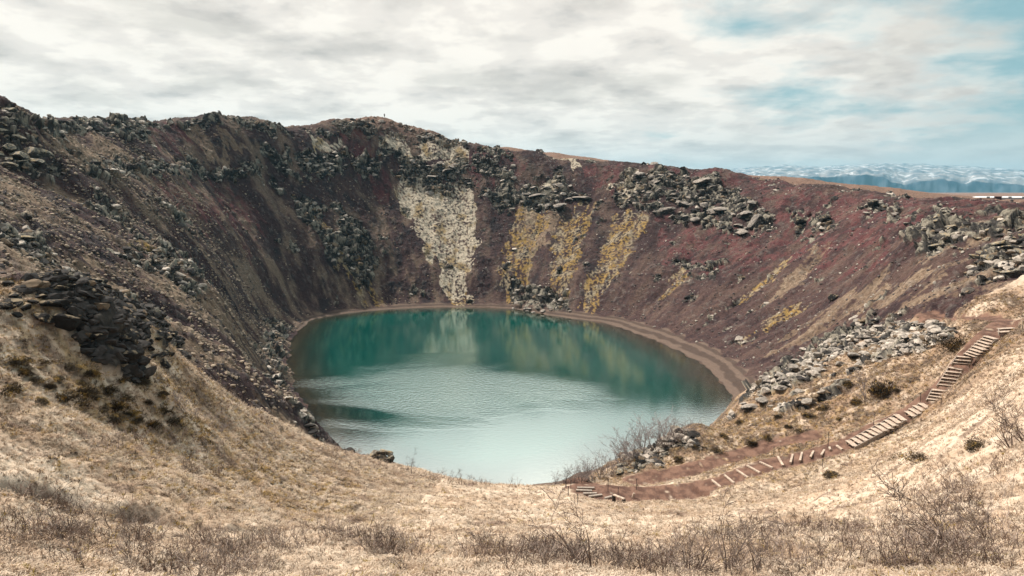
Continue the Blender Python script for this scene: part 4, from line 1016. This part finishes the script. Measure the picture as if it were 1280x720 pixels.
for fl in FL:
    ends = []
    mids = [hitg((a+c)/2, (b+d_)/2) for a, b, c, d_ in fl]
    zz = np.array([m_[2] for m_ in mids]); nT = len(fl)
    zf = np.polyval(np.polyfit(np.arange(nT), zz, 1), np.arange(nT)) if nT > 2 else zz
    for k_, (a, b, c, d_) in enumerate(fl):
        zt = zf[k_]+.42; p1 = ray_z(a, b, zt); p2 = ray_z(c, d_, zt)
        mb = MB(); lo = p1 if p1[1] < p2[1] else p2
        L = np.hypot(*(p2-p1)[:2]); mxL = 2.4
        if L > mxL: mid = (p1+p2)/2; p1 = mid+(p1-mid)*mxL/L; p2 = mid+(p2-mid)*mxL/L
        level_bar(mb, p1, p2, .70, .08, zt, .012)
        local(mb.build('tread', M['wood'], stair))
        rb = MB(); dn = (p2-p1)[:2]; dn = np.array([-dn[1], dn[0]])/np.hypot(*dn)
        if k_ == 0: prev = dn
        level_bar(rb, p1, p2, .09, .20, zt-.14, .01)
        local(rb.build('riser', M['wood_dark'], stair)); ends.append((p1, p2))  # dark riser colour stands in for shade below the tread
    for e in (0, 1):
        sb = MB(); A = Vector(ends[0][e])+Vector((0, 0, -.22)); B = Vector(ends[-1][e])+Vector((0, 0, -.22))
        d = (B-A); L = d.length+.4; d.normalize(); s_ = d.cross(Vector((0, 0, 1))).normalized(); u_ = s_.cross(d)
        sb.box((A+B)/2, L, .09, .50, Matrix((d, s_, u_)).transposed(), .01)
        local(sb.build('stringer', M['wood_grey'], stair))
# log steps set in the dirt path
LOGS = [(890,600,901,609),(906,594,918,604),(921,587.5,935,597),(934,582,950,591),(950,577.5,966,585),(972.5,571,979,582),(991,568,988,578.6),(1002.6,565.6,1000,576),(1017,564,1013,571.5),(1030.5,562.5,1026.5,569),(1037,559,1038,562.5),(1046,557,1053,562)]
def log(a, b, c, d_, mat, wd, label, group, name='log_step', up=.09):
    m_ = hitg((a+c)/2, (b+d_)/2); z_ = m_[2]+up; p1 = ray_z(a, b, z_); p2 = ray_z(c, d_, z_)
    mb = MB(); level_bar(mb, p1-m_, p2-m_, wd, .20, 0, .03); o = mb.build(name, M[mat]); o.location = (m_[0], m_[1], z_); return tag(o, label, 'log step', group)
LAB = ['lowest of the pale log steps, at the left end of the row', 'second pale log step from the left end of the row', 'third pale log step from the left end of the row', 'fourth pale log step from the left, in the long slanting run',
       'fifth pale log step, last before the row turns', 'pale log step at the turn where the row changes slant', 'pale upright-looking log step just right of the turn', 'second upright-looking log step right of the turn',
       'short log step above the dark stones, third right of the turn', 'short log step nearest the dark stones at the path edge', 'tiny pale log end between the row and the staircase foot', 'pale log step closest to the foot of the staircase']
for (a, b, c, d_), lb in zip(LOGS, LAB): log(a, b, c, d_, 'wood', .26, lb, 'log steps in the dirt path')
LAB2 = ['uppermost grey plank step by the water', 'second grey plank step by the water', 'middle grey plank step by the water', 'longest slanting grey plank step above the grass edge', 'last plank step nearest the bench']
for (a, b, c, d_), lb in zip([(721.5,609.7,743,610),(720,612.8,740,613.6),(729,617,746,616.7),(736,620.7,752.5,618.6),(756,623,765,620.5)], LAB2):
    log(a, b, c, d_, 'wood_grey', .34, lb, 'plank steps by the water', 'plank_step', .14)['category'] = 'plank step'
# bench
h = hitg(772, 628); z0 = h[2]
bench = empty('bench', (h[0], h[1], z0), 'low bench of a pale plank between two dark blocks beside the dirt path', 'bench')
p1 = ray_z(767, 619, z0+.78)-h; p2 = ray_z(780.5, 624.5, z0+.78)-h
sb = MB(); level_bar(sb, p1, p2, .34, .12, .84, .015); sb.build('seat', M['wood'], bench)
for p_ in (p1, p2):
    lb = MB(); lb.box((p_[0]*.93, p_[1]*.93, .30), .36, .36, .95, None, .03); lb.build('leg', M['wood_dark'], bench)
pl_ = MB(); h = hitg(791.5, 622); pl_.box((0, 0, .2), .22, .22, .75, Matrix.Rotation(.25, 3, 'Y'), .03); o = pl_.build('marker_post', M['wood']); o.location = h
tag(o, 'short pale leaning stub post on the dirt path right of the bench', 'post')
# thin posts of the rope rail
def post(px, py, H, label, group, r=.035):
    h = hitg(px, py)
    if h is None: return
    rt = empty('rail_post', h, label, 'post', group); mb = MB(); mb.tube([(0, 0, -.2), (0, 0, H)], [r, r], 7); mb.build('shaft', M['post'], rt)
    mb = MB(); mb.tube([(-.05, 0, H-.12), (.05, 0, H-.12)], [r*1.5, r*1.5], 7); mb.build('eyelet', M['post'], rt)
for px, py in [(707.5,609),(710.5,620),(713.5,611),(722,632)]: post(px, py, 1.15, 'thin dark post at the left end of the lowest plank steps', 'posts at the left of the plank steps')
for px, py, H, lb in [(760,615,1.6,'tall thin post behind the plank steps left of the bench'),(772.6,618,.9,'short thin post directly behind the bench'),(795.6,612,1.4,'thin post behind the pale stub right of the bench'),
                      (967,570,1.25,'thin post behind the middle of the log steps'),(1035,559,1.9,'tall thin post behind the upper end of the log steps'),(1028,584,1.0,'thin post below the dark stones near the upper log steps'),
                      (1092,531,1.4,'thin post behind the lower staircase flight'),(1150,506,1.5,'thin post left of the middle staircase landing'),(1176,508,1.0,'thin post right of the middle staircase landing'),(1278,412,1.1,'thin post by the footpath at the right edge')]:
    post(px, py, H, lb, 'posts of the rope rail')

# --- person on the far rim
def skin_chain(name, verts, edges, rads, mat, parent=None):
    me = bpy.data.meshes.new(name); me.from_pydata(verts, edges, []); me.update(); o = bpy.data.objects.new(name, me); col.objects.link(o)
    sk = o.modifiers.new('skin', 'SKIN'); sk.use_smooth_shade = True
    for q_, rr_ in enumerate(rads): me.skin_vertices[0].data[q_].radius = (rr_, rr_)
    me.skin_vertices[0].data[0].use_root = True
    o.modifiers.new('sub', 'SUBSURF').levels = 2; o.modifiers['sub'].render_levels = 2
    me.materials.append(mat)
    if parent is not None: o.parent = parent
    return o
skin_m = plain_mat('skin', (.45, .28, .21), .6, .1); cloth_m = plain_mat('dark_jacket_cloth', (.03, .032, .04), .9, .3); trs_m = plain_mat('dark_trouser_cloth', (.022, .022, .028), .9, .3); hair_m = plain_mat('brown_hair', (.04, .025, .018), .8, .3)
best = None
for q_ in np.arange(0, 40, .25):                                    # highest ground along the line of sight over the rim
    d_ = 312+q_; gx_ = at(480.6, 147, d_); zz = gz1(gx_[0], gx_[1])
    s_ = (zz-EYE)/d_
    if best is None or s_ > best[0]: best = (s_, gx_[0], gx_[1], zz)
bpv = [(0,0,.92),(0,0,1.12),(0,.01,1.38),(0,0,1.50),(0,-.02,1.60),(0,-.03,1.68), (.10,0,.88),(.12,-.02,.50),(.13,.03,.09),(.14,-.12,.04), (-.10,0,.88),(-.13,-.02,.50),(-.14,.03,.09),(-.15,-.12,.04),
       (.19,.01,1.42),(.25,.02,1.14),(.24,-.08,.90),(.24,-.12,.80), (-.19,.01,1.42),(-.26,.02,1.14),(-.25,-.06,.90),(-.25,-.09,.80)]
bed_ = [(0,1),(1,2),(2,3),(3,4),(4,5),(0,6),(6,7),(7,8),(8,9),(0,10),(10,11),(11,12),(12,13),(2,14),(14,15),(15,16),(16,17),(2,18),(18,19),(19,20),(20,21)]
brd = [.14,.13,.15,.055,.085,.095,.095,.062,.045,.045,.095,.062,.045,.045,.06,.045,.033,.03,.06,.045,.033,.03]
per = skin_chain('person', bpv, bed_, brd, skin_m); per.location = (best[1], best[2], best[3]+.05); per.rotation_euler = (0, 0, .6)
tag(per, 'tiny figure in dark jacket and trousers standing alone on the far rim skyline', 'person')
skin_chain('jacket', [bpv[i] for i in (1, 0, 2, 14, 15, 16, 18, 19, 20)], [(0, 1), (0, 2), (2, 3), (3, 4), (4, 5), (2, 6), (6, 7), (7, 8)], [.17, .165, .18, .085, .065, .052, .085, .065, .052], cloth_m, per)
skin_chain('trousers', [bpv[i] for i in (0, 6, 7, 8, 10, 11, 12)], [(0, 1), (1, 2), (2, 3), (0, 4), (4, 5), (5, 6)], [.155, .115, .082, .07, .115, .082, .07], trs_m, per)
hb = MB(); hv, hf = boulder_verts(77, 2, 1.0); hb.add([(a*.115, b*.115, c*.115+1.71) for a, b, c in hv], hf); hb.build('hair', hair_m, per, True)

# --- low white building beyond the right rim
bw = plain_mat('white_render_wall', (.80, .78, .76), .8, .06, .6); br = plain_mat('pale_metal_roof', (.74, .74, .74), .6, .08, 1.0); bd = plain_mat('dark_red_wood', (.07, .03, .03), .8, .3); gl_m = plain_mat('window_glass_dark', (.05, .06, .07), .15, .1)
bp = at(1262, 252.5, 290); bz = gz1(bp[0], bp[1]); zt = at(1262, 245.8, 290)[2]; Hb = zt-bz
bld = empty('long_white_building', (bp[0], bp[1], bz), 'long low white building beyond the crater rim at the right edge', 'building', rz=-.15)
mb = MB(); mb.box((4, 4, (Hb-.35)/2), 30, 8, Hb-.35); mb.build('wall', bw, bld)
mb = MB(); mb.add([(-11.6, -.4, Hb-.35), (19.6, -.4, Hb-.35), (19.6, 8.4, Hb-.35), (-11.6, 8.4, Hb-.35), (-10.2, 4, Hb+.1), (18.6, 4, Hb+.1)], [(0, 1, 5, 4), (1, 2, 5), (2, 3, 4, 5), (3, 0, 4), (3, 2, 1, 0)]); mb.build('roof', br, bld)
mb = MB(); mb.box((-4.8, -.75, Hb-.75), 2.3, 1.1, 1.5, None, .05); mb.add([(-6.2, -1.5, Hb), (-3.2, -1.5, Hb), (-3.2, 0, Hb+.15), (-6.2, 0, Hb+.15)], [(0, 1, 2, 3)]); mb.build('porch', bd, bld)
for wxn in (-8, 0, 5, 10, 15):
    mb = MB(); mb.box((wxn, -.02, max(.8, Hb-2.6)), 1.2, .06, .7); mb.build('window', gl_m, bld)
print('objects done', cnt[0])
